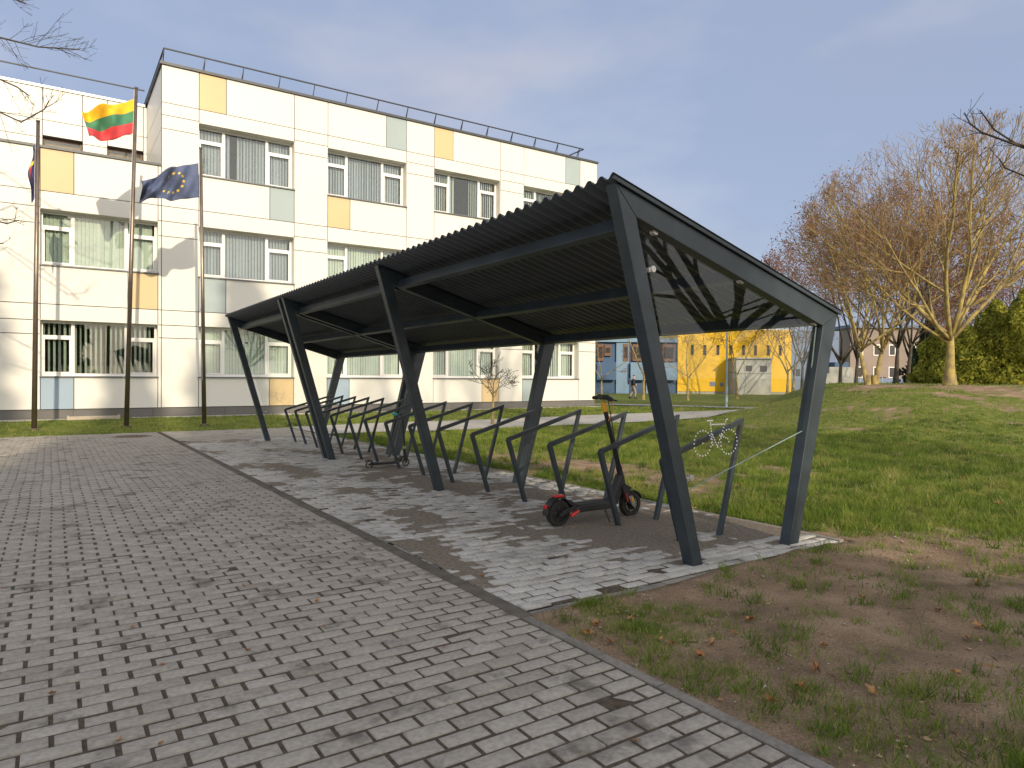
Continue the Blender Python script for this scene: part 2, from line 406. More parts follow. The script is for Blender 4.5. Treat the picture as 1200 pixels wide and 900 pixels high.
# ------------------------------------------------------------------ pavers (real bevelled bricks on a sand bed)
def pavers(name, x0, x1, y0, y1, keep, matb, hj=.0015, tl=.002, seed=1, dz=0.0, gapw=.0068):
    r = np.random.default_rng(seed)
    rows = int(round((y1 - y0) / .1)); cols = int(round((x1 - x0) / .2)) + 1
    A = []
    for j in range(rows):
        off = 0 if j % 2 == 0 else .1
        cx0 = x1 - .2 * np.arange(cols) - off
        a = np.maximum(cx0 - .2, x0); b = cx0.copy()
        if off:
            a = np.append(a, x1 - .1); b = np.append(b, x1)
        yy = y0 + j * .1
        for p, q in zip(a, b):
            if q - p > .04: A.append((p, q, yy, yy + .1))
    A = np.array(A)
    cx = (A[:, 0] + A[:, 1]) / 2; cy = (A[:, 2] + A[:, 3]) / 2
    A = A[keep(cx, cy)]
    n = len(A); g = gapw; bv = .005
    jx = r.normal(0, .0012, (n, 4))
    wx = (fbm(cx * .8 if False else (A[:, 0] + A[:, 1]) / 2 * .8, (A[:, 2] + A[:, 3]) / 2 * .8, 77, 3) - .5) * .03; wy = (fbm((A[:, 0] + A[:, 1]) / 2 * .8, (A[:, 2] + A[:, 3]) / 2 * .8, 88, 3) - .5) * .03
    ed_ = np.clip((2.2 - A[:, 1]) / .5, 0, 1)
    P = A + jx + np.stack([wx * ed_, wx * ed_, wy, wy], 1)
    cz = r.normal(0, hj, n); sx = r.normal(0, tl, n) / .1; sy = r.normal(0, tl, n) / .05
    cx = (A[:, 0] + A[:, 1]) / 2; cy = (A[:, 2] + A[:, 3]) / 2
    def ring(i, dzz, rot):
        X = np.stack([P[:, 0] + i, P[:, 1] - i, P[:, 1] - i, P[:, 0] + i], 1)
        Y = np.stack([P[:, 2] + i, P[:, 2] + i, P[:, 3] - i, P[:, 3] - i], 1)
        Z = gz(Y) + dz + cz[:, None] + sx[:, None] * (X - cx[:, None]) * .5 + sy[:, None] * (Y - cy[:, None]) * .5 + dzz
        return np.stack([X, Y, Z], 2)
    top = ring(g + bv, 0, 0); mid = ring(g + .0015, -.0035, 0); low = ring(g, -.016, 0)
    V = np.concatenate([top, mid, low], 1).reshape(-1, 3)
    base = (np.arange(n) * 12)[:, None]
    f = [[0, 1, 2, 3]]
    for l in (0, 4):
        for k in range(4):
            k2 = (k + 1) % 4; f.append([l + 4 + k, l + 4 + k2, l + k2, l + k])
    f = np.array(f)
    F = (base[:, :, None] + f[None]).reshape(-1, 4)
    tone = np.repeat(np.clip(r.normal(.5, .22, n), 0, 1), len(f))
    o = np_mesh(name, V, F, matb, tone=tone)
    tag(o, kind='structure'); return o

pavers('paving', -14.0, 2.2, -2.0, 19.4, lambda x, y: np.ones(len(x), bool), M['brick'], .0019, .0018, 1)
pavers('paving', 2.3, 5.5, 16.2, 19.4, lambda x, y: (y > 15.95 + .45 * np.exp(-((x - 2.2) / .5) ** 2)), M['brick'], .0012, .0012, 5)
pavers('shelter_paving', 2.3, 5.5, 3.3, 16.2, lambda x, y: ~((x < 2.75) & (y > 15.3 + (x - 2.2) * 1.6)), M['brickl'], .0042, .003, 2, gapw=.0055)
# beds under the pavers
mb = MB()
for (a, b, c, d, bd_z) in ((-14.05, 2.2, -2.05, 19.4, .0052), (2.2, 5.5, 3.3, 19.4, .0075)):
    n = 40
    for k in range(n):
        u = c + (d - c) * k / n; w = c + (d - c) * (k + 1) / n
        mb.quad((a, u, gz(u) - bd_z), (b, u, gz(u) - bd_z), (b, w, gz(w) - bd_z), (a, w, gz(w) - bd_z))
tag(mb.build('paving_bed', M['bed']), kind='structure')

# kerbs: a flush edging stone along the paving and round the pad, a sandy channel between the two
kb = MB()
def kerb_line(pts, w, zo, ln=1.0, drop=.3):
    for (ax, ay), (bx, by) in zip(pts[:-1], pts[1:]):
        L = math.hypot(bx - ax, by - ay); n = max(1, round(L / ln)); dx, dy = (bx - ax) / L, (by - ay) / L; nxx, nyy = -dy, dx
        for k in range(n):
            s0 = L * k / n + .003; s1 = L * (k + 1) / n - .003; t = rnd.random(); j = rnd.uniform(-.003, .003)
            P = []
            for s_, o_ in ((s0, -w / 2), (s1, -w / 2), (s1, w / 2), (s0, w / 2)):
                P.append((ax + dx * s_ + nxx * o_, ay + dy * s_ + nyy * o_))
            b = len(kb.v)
            for x, y in P: kb.v.append((x, y, gz(y) + zo + j - .12))
            for x, y in P: kb.v.append((x, y, gz(y) + zo + j - .004))
            cx = sum(p[0] for p in P) / 4; cy = sum(p[1] for p in P) / 4
            for x, y in P:
                hx, hy = cx - x, cy - y
                along = hx * dx + hy * dy; side = hx * nxx + hy * nyy
                x2 = x + dx * math.copysign(.006, along) + nxx * math.copysign(.006, side); y2 = y + dy * math.copysign(.006, along) + nyy * math.copysign(.006, side)
                kb.v.append((x2, y2, gz(y2) + zo + j))
            for l in (0, 4):
                for q in range(4):
                    q2 = (q + 1) % 4; kb.face([b + l + q, b + l + q2, b + l + 4 + q2, b + l + 4 + q], 0, t)
            kb.face([b + 8, b + 9, b + 10, b + 11], 0, t)
kerb_line([(2.232, -2.0), (2.232, 3.2)], .06, .004)
kerb_line([(2.30, 3.262), (5.56, 3.262)], .06, -.006)
kerb_line([(5.535, 3.3), (5.535, 16.2)], .06, .004)
tag(kb.build('kerb', M['kerb'], tone=True), kind='structure')
ch = MB()
cp = [(2.25, 3.2)] + [(2.25, y) for y in np.arange(3.6, 14.9, .4)] + [(2.26, 15.0), (2.30, 15.4), (2.42, 15.75), (2.62, 15.98), (2.95, 16.12), (3.4, 16.18), (4.2, 16.2), (5.5, 16.2)]
for i in range(len(cp) - 1):
    (ax, ay), (bx, by) = cp[i], cp[i + 1]
    def nrm(k):
        p = cp[max(k - 1, 0)]; q = cp[min(k + 1, len(cp) - 1)]; l = math.hypot(q[0] - p[0], q[1] - p[1]); return -(q[1] - p[1]) / l, (q[0] - p[0]) / l
    (n1x, n1y), (n2x, n2y) = nrm(i), nrm(i + 1); w = .052 if i < 31 else .035
    h0 = -.004 + .003 * math.sin(i * 1.7)
    pts = [(-1, -.004), (-.35, .001), (.3, .002), (1, -.004)]
    for (o1, z1), (o2, z2) in zip(pts[:-1], pts[1:]):
        ch.quad((ax + n1x * w * o1, ay + n1y * w * o1, gz(ay) + z1), (bx + n2x * w * o1, by + n2y * w * o1, gz(by) + z1),
                (bx + n2x * w * o2, by + n2y * w * o2, gz(by) + z2), (ax + n1x * w * o2, ay + n1y * w * o2, gz(ay) + z2))
tag(ch.build('drain_channel', M['strip'], smooth=True), kind='structure')

# sand washed over the pad
sx_ = np.arange(2.305, 5.5, .025); sy_ = np.arange(3.31, 16.1, .035)
SX, SY = np.meshgrid(sx_, sy_)
nn = fbm(SX * 1.7, SY * 1.0, 51, 6)
bias = -.045 + .105 * np.exp(-((SX - 4.0) / .8) ** 2 - ((SY - 4.9) / 1.0) ** 2) + .14 * np.exp(-((SX - 2.75) / .5) ** 2 - ((SY - 4.15) / .55) ** 2)
bias += .13 * np.exp(-((SX - 4.0) / .9) ** 2 - ((SY - 7.4) / .8) ** 2) + .10 * np.exp(-((SX - 3.9) / .7) ** 2 - ((SY - 9.4) / .7) ** 2) + .05 * np.exp(-((SX - 4.9) / .5) ** 2)
bias -= .17 * np.exp(-((SY - 3.45) / .25) ** 2) * (SX < 4.9) + .10 * np.exp(-((SX - 2.5) / .35) ** 2) * (SY > 5) + .03 * (SY > 10.5) + .1 * np.exp(-((SX - 3.3) / .5) ** 2 - ((SY - 3.9) / .35) ** 2)
sh = (nn - .5 + bias) * .06
sh = np.clip(sh, -.012, .008) + (fbm(SX * 14, SY * 14, 8, 2) - .5) * .004
Vs = np.stack([SX.ravel(), SY.ravel(), (gz(SY) + sh).ravel()], 1)
ii = np.arange(SX.size).reshape(SX.shape)
Fs = np.stack([ii[:-1, :-1].ravel(), ii[:-1, 1:].ravel(), ii[1:, 1:].ravel(), ii[1:, :-1].ravel()], 1)
so = np_mesh('spilled_sand', Vs, Fs, M['sand'], smooth=True); tag(so, kind='structure')

# paths beyond the lawn
def path_mat():
    m = mat('path_pavers', (.33, .315, .295), .85, 0, .16, 1.2, .3, 60); return m
M['path'] = path_mat()
pb = MB()
XT = np.linspace(5.5, 28.2, 60)
for a, b in zip(XT[:-1], XT[1:]):
    q = []
    for X, k in ((a, 0), (b, 0), (b, 1), (a, 1)):
        Y = np.interp(X, PX_T, PB_T) if k == 0 else np.interp(X, PTX, PTY)
        q.append((X, Y, float(base_h(X, Y)) + .012))
    pb.quad(*q)
tag(pb.build('path', M['path']), kind='structure')
pb = MB(); ce = []
for i in range(len(UP) - 1):
    for k in range(6):
        t = k / 6; ce.append((UP[i][0] * (1 - t) + UP[i + 1][0] * t, UP[i][1] * (1 - t) + UP[i + 1][1] * t))
for (ax, ay), (bx, by) in zip(ce[:-1], ce[1:]):
    l = math.hypot(bx - ax, by - ay); n_ = (-(by - ay) / l * .8, (bx - ax) / l * .8)
    P = [(ax - n_[0], ay - n_[1]), (bx - n_[0], by - n_[1]), (bx + n_[0], by + n_[1]), (ax + n_[0], ay + n_[1])]
    pb.quad(*[(x, y, float(base_h(x, y)) + .016) for x, y in P])
tag(pb.build('path', M['path']), kind='structure')
ap = MB().box(-14, 21.1, 24.22, 24.62, -.14, .012)
tag(ap.build('building_apron', mat('apron_concrete', (.40, .38, .35), .9, 0, .15, 3)), kind='structure')

# ------------------------------------------------------------------ bike shelter
S = 3.986
FR = [3.48 + S * k for k in range(4)]
SHz = [float(gz(y)) for y in FR]
P1, P2, P3, P4, P5, P6, P7, P8 = (3.868, 0), (3.085, 2.640), (5.645, 1.913), (5.119, 0), (5.000, 0), (5.433, 1.805), (3.275, 2.437), (3.972, 0)
sh = thing('bike_shelter', 'long dark grey steel bike shelter with slanted posts and corrugated roof', 'bike shelter', (4.4, 3.48, 0))
so_ = (4.4, 3.48, 0)
TH = .10
fr_list = [(3.48, 0)] + [(FR[1], 0)] + [(FR[2] - .13, 0), (FR[2] + .13, 0)] + [(FR[3], 0)]
for yc, _ in fr_list:
    z0 = float(gz(yc))
    def sft(p, bot=False): return (p[0], p[1] + z0 - (.02 if bot else 0))
    for nm, poly in (('front_post', [sft(P1, 1), sft(P2), sft(P7), sft(P8, 1)]), ('roof_beam', [sft(P2), sft(P3), sft(P6), sft(P7)]), ('rear_post', [sft(P3), sft(P4, 1), sft(P5, 1), sft(P6)])):
        MB().prism(poly, yc - TH / 2, yc + TH / 2).build(nm, M['steel'], sh, so_, bevel=.005)
sl = (P3[1] - P2[1]) / (P3[0] - P2[0])
def roof_z(X, Y): return P2[1] + sl * (X - P2[0]) + float(gz(Y))
for X, dz, w, h in ((3.38, -.115, .07, .10), (4.42, -.115, .07, .10), (5.47, -.09, .07, .10)):
    for ya, yb in ((FR[0] + .05, FR[1] - .05), (FR[1] + .05, FR[2] - .18), (FR[2] - .08, FR[2] + .08), (FR[2] + .18, FR[3] - .05)):
        mb = MB(); mb.bar((X, ya, roof_z(X, ya) + dz), (X, yb, roof_z(X, yb) + dz), w, h, up=(-sl, 0, 1))
        mb.build('purlin', M['steel'], sh, so_, bevel=.004)
# corrugated sheet
per = .125; step = per / 10
yy = np.arange(FR[0] - .075, FR[3] + .08, step); xx = np.linspace(3.045, 5.675, 8)
CX, CY = np.meshgrid(xx, yy)
CZ = P2[1] + sl * (CX - P2[0]) + gz(CY) + .026 + .017 * np.clip(1.35 * np.sin(2 * np.pi * CY / per), -1, 1)
ii = np.arange(CX.size).reshape(CX.shape)
Fc = np.stack([ii[:-1, :-1].ravel(), ii[:-1, 1:].ravel(), ii[1:, 1:].ravel(), ii[1:, :-1].ravel()], 1)
ro = np_mesh('roof_sheet', np.stack([CX.ravel() - so_[0], CY.ravel() - so_[1], CZ.ravel()], 1), Fc, M['sheet'], parent=sh, smooth=True)
md = ro.modifiers.new('Solidify', 'SOLIDIFY'); md.thickness = .003
# edge trims at both ends
for yc in (FR[0] - .062, FR[3] + .062):
    mb = MB(); mb.bar((3.05, yc, roof_z(3.05, yc) + .016), (5.67, yc, roof_z(5.67, yc) + .016), .02, .028, up=(-sl, 0, 1)); mb.build('roof_trim', M['steel'], sh, so_, bevel=.003)
# glass end panes with clamps and the dotted bicycle
PANE = [(3.871, .55), (5.264, .935), (5.405, 1.80), (3.395, 2.375), (3.445, 2.112)]
def dotted_bike():
    pts = []
    def circ(cx, cz, r, n):
        for k in range(n): a = 2 * math.pi * k / n; pts.append((cx + r * math.cos(a), cz + r * math.sin(a)))
    def seg(a, b, n):
        for k in range(n + 1): t = k / n; pts.append((a[0] + (b[0] - a[0]) * t, a[1] + (b[1] - a[1]) * t))
    L, Rr = (4.003, .877), (4.294, .876)
    circ(*L, .094, 20); circ(*Rr, .094, 20); pts.append(L); pts.append(Rr)
    seg((4.05, 1.042), (4.105, 1.042), 4)
    seg((4.085, 1.012), (4.245, 1.012), 9)
    seg((4.085, 1.025), (4.11, .86), 8)
    seg((4.11, .935), (4.165, .84), 5)
    seg((4.255, 1.03), (4.165, .85), 8)
    seg((4.19, .93), (4.28, .90), 4)
    seg((4.262, 1.045), (4.275, 1.047), 1)
    return pts
for yc in (FR[0], FR[3]):
    z0 = float(gz(yc))
    pn = MB().prism([(x, z + z0) for x, z in PANE], yc - .004, yc + .004).build('glass_pane', M['glass'], sh, so_)
    eb = MB()
    for (xa, za_), (xb, zb__) in ((PANE[0], PANE[1]), (PANE[1], PANE[2])):
        nx_, nz_ = (zb__ - za_), -(xb - xa); l_ = math.hypot(nx_, nz_); nx_, nz_ = nx_ / l_ * .003, nz_ / l_ * .003
        eb.bar((xa + nx_, yc, za_ + z0 + nz_), (xb + nx_, yc, zb__ + z0 + nz_), .0085, .004, up=(nx_, 0, nz_))
    eb.build('polished_edge', M['edge'], pn, so_ if False else (4.4, 3.48, 0))
    mb = MB()
    for x, z in dotted_bike():
        mb.disc((x, yc - .0065, z + z0), (0, 1, 0), .0005, .0062, .002, 8)
    mb.build('bicycle_emblem', M['dots'], pn, tuple(a - b for a, b in zip(so_, (0, 0, 0))))
    for (x, z), (tx, tz) in (((3.49, 2.37), (3.47, 2.42)), ((4.417, 2.108), (4.45, 2.13)), ((5.375, 1.83), (5.42, 1.86)), ((3.47, 2.11), (3.43, 2.1)), ((5.29, 1.016), (5.33, 1.0)), ((3.875, .63), (3.83, .62))):
        m2 = MB()
        m2.tube([(x, yc - .022, z + z0), (x, yc + .022, z + z0)], .024, 14)
        m2.bar((x, yc, z + z0), (tx, yc, tz + z0), .03, .03, up=(0, 1, 0))
        m2.build('glass_clamp', M['clamp'], sh, so_, bevel=.003)

# ------------------------------------------------------------------ bike rack hoops
def rack_mesh():
    w = .042
    mb = MB()
    A, B, C_, D_ = (0, 0, -.03), (-.232, 0, .70), (.752, 0, .985), (.462, 0, -.03)
    return A, B, C_, D_, w
RY = [3.99, 4.75, 5.51, 6.26, 7.03, 7.90, 8.74, 9.56, 10.38, 11.08, 11.98, 12.68, 13.40, 14.12, 14.84]
rl = ['nearest bike rack hoop, standing just behind the glass pane and front post',
      'bike rack hoop with the black electric scooter standing against its far side',
      'bike rack hoop just beyond the black electric scooter, third from the glass pane',
      'fourth bike rack hoop from the near glass pane, before the second front post',
      'bike rack hoop whose front leg stands right behind the second front post',
      'bike rack hoop just beyond the second front post, partly hidden by it',
      'second bike rack hoop beyond the second front post, near the kick scooter',
      'bike rack hoop right in front of the teal-handled kick scooter',
      'bike rack hoop just past the teal-handled kick scooter',
      'last bike rack hoop before the paired middle posts',
      'bike rack hoop directly beyond the paired middle posts',
      'second bike rack hoop beyond the paired middle posts, hidden behind them',
      'third bike rack hoop beyond the paired middle posts',
      'last but one bike rack hoop before the far end of the shelter',
      'farthest bike rack hoop, beside the last posts of the shelter']
def make_rack():
    t = thing('bike_rack', '', 'bike rack', (0, 0, 0), 0, 'bike rack hoops under the shelter')
    A, B, C_, D_, w = rack_mesh()
    d = w / 2
    MB().prism([(-.021, -.03), (-.258, .69), (-.232, .70 + .02), (-.21, .682), (.021, -.03)], -d, d).build('front_leg', M['steel'], t, bevel=.003)
    MB().prism([(-.232, .72), (.775, 1.007), (.740, .957), (-.21, .682)], -d + .0005, d - .0005).build('top_bar', M['steel'], t, bevel=.003)
    MB().prism([(.775, 1.004), (.486, -.03), (.442, -.03), (.728, .96)], -d, d).build('rear_leg', M['steel'], t, bevel=.003)
    return t
rk = make_rack()
for i, y in enumerate(RY):
    o = rk if i == 0 else copy_tree(rk)
    o.location = (4.352, y, float(gz(y))); o['label'] = rl[i]; o.rotation_euler = (0, 0, R_(rnd.uniform(-1.2, 1.2)))

# ------------------------------------------------------------------ electric scooter
ex = 3.872; ey = 5.05; ez = float(gz(ey))
es = thing('electric_scooter', 'black electric scooter with yellow column top parked between the rack hoops', 'electric scooter', (ex, ey, ez))
RW = .122
def wheel(parent, x, nm='wheel'):
    w = thing('x', None, None); bpy.data.objects.remove(w)
    o = MB().disc((x, 0, RW), (0, 1, 0), .082, RW, .062, 40).build('wheel', M['rubber'], parent, smooth=False, bevel=0)
    m = MB(); m.disc((x, 0, RW), (0, 1, 0), .010, .083, .040, 32); m.tube([(x, -.045, RW), (x, .045, RW)], .016, 12)
    for k in range(6):
        a = k * math.pi / 3; m.bar((x + .02 * math.cos(a), -.024, RW + .02 * math.sin(a)), (x + .078 * math.cos(a), -.024, RW + .078 * math.sin(a)), .012, .012, up=(0, 1, 0))
    m.build('rim', M['black'], o)
    m2 = MB().disc((x, -.0235, RW), (0, 1, 0), .062, .072, .006, 32); m2.build('rim_ring', M['silver'] if x > .5 else M['black'], o)
    return o
wheel(es, 0); wheel(es, .892)
mb = MB().prism([(.16, .115), (.60, .115), (.66, .16), (.63, .185), (.20, .18), (.14, .15)], -.078, .078); mb.build('deck', M['black'], es, bevel=.01)
MB().box(.19, .60, -.070, .070, .1805, .1865).build('deck_mat', M['rubber'], es, bevel=.002)
mb = MB().prism([(.58, .12), (.70, .14), (.80, .33), (.775, .43), (.735, .42), (.64, .22), (.56, .186)], -.045, .045); mb.build('front_frame', M['black'], es, bevel=.012)
mb = MB()
for s in (-1, 1):
    mb.prism([(-.03, RW - .02), (.02, RW + .03), (.20, .19), (.24, .14), (.10, .125), (.0, RW - .03)], s * .055 - .008, s * .055 + .008)
mb.prism([(.06, .245), (.11, .235), (.23, .17), (.18, .15), (.1, .2)], -.05, .05)
mb.build('rear_arm', M['black'], es, bevel=.004)
# fender
mb = MB(); n = 16
for k in range(n):
    a0 = R_(35 + 150 * k / n); a1 = R_(35 + 150 * (k + 1) / n); r = RW + .016
    for s0, s1 in ((-.042, .042),):
        p = [(math.cos(a) * rr, RW + math.sin(a) * rr) for a, rr in ((a0, r), (a1, r), (a1, r + .006), (a0, r + .006))]
        mb.prism(p, s0, s1)
fd = mb.build('rear_fender', M['black'], es)
MB().box(-.045, .055, -.03, .03, RW * 2 + .022, RW * 2 + .042).build('brake_light', M['red'], es, bevel=.005, label='red brake light on the rear fender')
MB().box(-.152, -.135, -.025, .025, RW + .05, RW + .085).build('rear_reflector', M['red'], es, bevel=.004)
MB().tube([(.10, -.068, .09), (.19, -.068, .135)], .017, 10).build('side_reflector', M['red'], es)
# front fork, fender
mb = MB()
for s in (-1, 1):
    mb.prism([(.735, .30), (.79, .33), (.83, .24), (.925, RW + .02), (.905, RW - .035), (.87, RW - .02), (.79, .17)], s * .052 - .011, s * .052 + .011)
mb.prism([(.735, .29), (.79, .33), (.87, .29), (.85, .262), (.79, .26)], -.05, .05)
mb.build('fork', M['black'], es, bevel=.004)
MB().prism([(.815, .205), (.86, .215), (.91, .135), (.895, .095), (.865, .11)], -.071, -.064).build('fork_cover', M['silver'], es, bevel=.002)
MB().prism([(.84, .195), (.858, .2), (.878, .155), (.86, .15)], -.076, -.0715).build('side_reflector', M['amber'], es)
MB().prism([(.785, .235), (.80, .24), (.812, .165), (.797, .16)], -.068, -.0635).build('trim', M['red'], es)
mb = MB()
for k in range(12):
    a0 = R_(20 + 110 * k / 12); a1 = R_(20 + 110 * (k + 1) / 12); r = RW + .012
    mb.prism([(.892 + math.cos(a) * rr, RW + math.sin(a) * rr) for a, rr in ((a0, r), (a1, r), (a1, r + .005), (a0, r + .005))], -.036, .036)
mb.build('front_fender', M['black'], es)
# column, handlebar
c0 = Vector((.775, 0, .39)); c1 = Vector((.535, 0, 1.135))
MB().tube([c0, c0.lerp(c1, .15)], .030, 14).build('folding_joint', M['black'], es)
MB().tube([c0.lerp(c1, .05), c0.lerp(c1, .97)], [.024, .021], 14, True).build('column', M['black'], es, smooth=False)
MB().tube([c0.lerp(c1, .875), c0.lerp(c1, 1.0)], .0285, 14).build('column_sleeve', M['amber'], es, label='yellow sleeve at the top of the column')
mb = MB(); BX = lambda y: .525 + .36 * y
mb.tube([(BX(-.22), -.22, 1.165), (BX(-.1), -.1, 1.172), (.535, 0, 1.172), (BX(.1), .1, 1.172), (BX(.22), .22, 1.165)], .0125, 10)
hb = mb.build('handlebar', M['black'], es)
for s in (-1, 1):
    MB().tube([(BX(s * .22), s * .22, 1.165), (BX(s * .12), s * .12, 1.170)], .0185, 12).build('grip', M['rubber'], hb)
    MB().bar((BX(s * .10) + .03, s * .10, 1.165), (BX(s * .2) + .06, s * .2 - .02, 1.15), .014, .012).build('brake_lever', M['black'], hb)
MB().prism([(.49, 1.165), (.50, 1.205), (.57, 1.20), (.60, 1.165), (.57, 1.15)], -.045, .045).build('display', M['black'], hb, bevel=.008)
MB().tube([(.585, -.03, 1.165), (.62, -.03, 1.155)], .024, 14).build('headlight', M['silver'], hb)
MB().tube([(.57, -.05, 1.15), (.605, -.052, 1.09), (.60, -.045, 1.02), (.575, -.035, .95)], .0045, 6).build('cable', M['orange'], es, label='orange cable at the front of the column')
MB().tube([(.555, -.05, 1.15), (.60, -.04, 1.0), (.66, -.035, .75), (.755, -.03, .46)], .0045, 6).build('cable', M['black'], es)
MB().tube([(.50, -.08, .115), (.49, -.16, .01), (.515, -.165, .002)], .008, 8).build('kickstand', M['black'], es)

# ------------------------------------------------------------------ kick scooter
ky = 9.86; kz = float(gz(ky))
ks = thing('kick_scooter', 'small black kick scooter with teal grips standing by the rack hoops', 'kick scooter', (3.985, ky, kz))
for x in (0, .60):
    o = MB().disc((x, 0, .058), (0, 1, 0), .045, .058, .026, 28).build('wheel', M['rubber'], ks)
    m = MB().disc((x, 0, .058), (0, 1, 0), .006, .022, .02, 20)
    for k in range(5):
        a = k * 2 * math.pi / 5; m.bar((x + .02 * math.cos(a), 0, .058 + .02 * math.sin(a)), (x + .047 * math.cos(a), 0, .058 + .047 * math.sin(a)), .012, .012, up=(0, 1, 0))
    m.build('rim', M['silver'], o)
MB().prism([(.05, .050), (.42, .050), (.51, .078), (.545, .16), (.515, .17), (.475, .108), (.40, .086), (.05, .086)], -.05, .05).build('deck', M['black'], ks, bevel=.005)
m = MB()
for s in (-1, 1): m.prism([(-.02, .045), (-.02, .075), (.08, .084), (.08, .062)], s * .025 - .004, s * .025 + .004)
m.prism([(-.07, .10), (-.055, .125), (.0, .132), (.06, .11), (.05, .10), (.0, .122), (-.045, .115)], -.02, .02)
m.build('rear_brake', M['black'], ks)
m = MB()
for s in (-1, 1): m.prism([(.585, .05), (.615, .05), (.60, .16), (.565, .17)], s * .022 - .004, s * .022 + .004)
m.build('fork', M['black'], ks)
MB().tube([(.585, 0, .13), (.575, 0, .27)], .024, 12).build('head_tube', M['black'], ks)
MB().tube([(.578, 0, .22), (.545, 0, .79)], [.016, .015], 12).build('column', M['black'], ks)
MB().tube([(.575, 0, .26), (.572, 0, .31)], .022, 12).build('clamp', M['silver'], ks)
hb = MB().tube([(.50, .20, .80), (.545, 0, .79), (.59, -.20, .795)], .011, 10).build('handlebar', M['black'], ks)
MB().tube([(.47, .235, .802), (.505, .10, .797)], .0165, 12).build('grip', M['teal'], hb, label='teal rubber grip')
MB().tube([(.60, -.235, .795), (.57, -.10, .793)], .0165, 12).build('grip', M['teal'], hb, label='teal rubber grip')

# ------------------------------------------------------------------ school building
FY = 24.65
bd = thing('school_building', 'white panelled three storey school with yellow and grey panels', 'building', (10, FY, 0))
bo = (10, FY, 0)
MODX = [-.27 + 4.3 * k for k in range(-3, 5)]
WW = 3.10
SILL = [1.28, 4.57, 7.89]; TOP = [2.93, 6.20, 9.57]; BAND = [3.41, 6.73, 10.03]
XL, XR = -14.5, 21.02; XC = 2.93; ZT = 11.22; ZTL = 7.98; ZB = .29
gap = .022
clad = MB(); cy0, cy1 = FY, FY + .05
def panel(x0, x1, z0, z1, mbx=None):
    (mbx or clad).box(x0 + gap / 2, x1 - gap / 2, cy0, cy1, z0 + gap / 2, z1 - gap / 2)
col_panels = {}
# (module index, row) -> list of (frac side, material); row r = spandrel below floor r (0 = ground), row 3 = above the top floor
for key, val in {(3, 0): ('L', 'bluep'), (4, 0): ('R', 'yellowp'), (5, 0): ('L', 'bluep'), (6, 0): ('R', 'yellowp'), (7, 0): ('L', 'greyp'),
                 (3, 1): ('R', 'yellowp'), (4, 1): ('L', 'greyp'), (5, 1): ('R', 'greyp'), (6, 1): ('L', 'yellowp'), (7, 1): ('R', 'greyp'),
                 (3, 2): ('L', 'yellowp'), (4, 2): ('R', 'greyp'), (5, 2): ('L', 'yellowp'), (6, 2): ('R', 'greyp'), (7, 2): ('L', 'yellowp'),
                 (4, 3): ('L', 'yellowp'), (5, 3): ('R', 'greyp'), (6, 3): ('L', 'yellowp'), (7, 3): ('R', 'greyp'),
                 (2, 0): ('R', 'yellowp'), (2, 1): ('L', 'greyp'), (1, 1): ('R', 'yellowp'), (1, 2): ('L', 'greyp')}.items():
    col_panels[key] = val
PW = .84
for i, x0 in enumerate(MODX):
    x1 = x0 + WW; left = x1 < XC + .1 and i < 4
    rows = [(ZB, SILL[0]), (BAND[0], SILL[1]), (BAND[1], SILL[2] if not left else ZTL)]
    if not left: rows.append((BAND[2], ZT))
    for r, (a, b) in enumerate(rows):
        sp = col_panels.get((i, r))
        if sp:
            q = MB()
            if sp[0] == 'L': panel(x0, x0 + PW, a, b, q); panel(x0 + PW, x1, a, b)
            else: panel(x1 - PW, x1, a, b, q); panel(x0, x1 - PW, a, b)
            q.build('colour_panel', M[sp[1]], bd, bo)
        else: panel(x0, x1, a, b)
    for k in range(3 if not left else 2): panel(x0, x1, TOP[k], BAND[k])
# piers
pxs = [(XL, MODX[0])] + [(MODX[i] + WW, MODX[i + 1]) for i in range(7)] + [(MODX[7] + WW, XR)]
for (a, b) in pxs:
    left = b < XC + 1.2 and a < XC - 1
    if a < XC < b:
        segs = [(a, XC, True), (XC, b, False)]
    else: segs = [(a, b, left)]
    if a > 19: segs = [(a, b, False)]
    zc = [ZB, SILL[0] - .02, 2.52, TOP[0], BAND[0], 5.77, TOP[1] + .05, BAND[1]]
    for (p, q, lf) in segs:
        zz = zc + ([ZTL] if lf else [9.2, TOP[2] + .06, BAND[2], ZT])
        if not (a < XC < b): pass
        zz = [z for z in zz if abs(z - (SILL[0] - .02)) > 1e-6]
        for z0, z1 in zip(zz[:-1], zz[1:]): panel(p, q, z0, z1)
# jambs (reveals)
RC = .32
for i, x0 in enumerate(MODX):
    left = i < 4
    for k in range(2 if left else 3):
        a, b = SILL[k], TOP[k]
        clad.box(x0 - .03, x0 - .0005, cy1 + .001, cy1 + RC, a, b); clad.box(x0 + WW + .0005, x0 + WW + .03, cy1 + .001, cy1 + RC, a, b)
        clad.box(x0 - .03, x0 + WW + .03, cy1 + .001, cy1 + RC, b + .0005, b + .03)
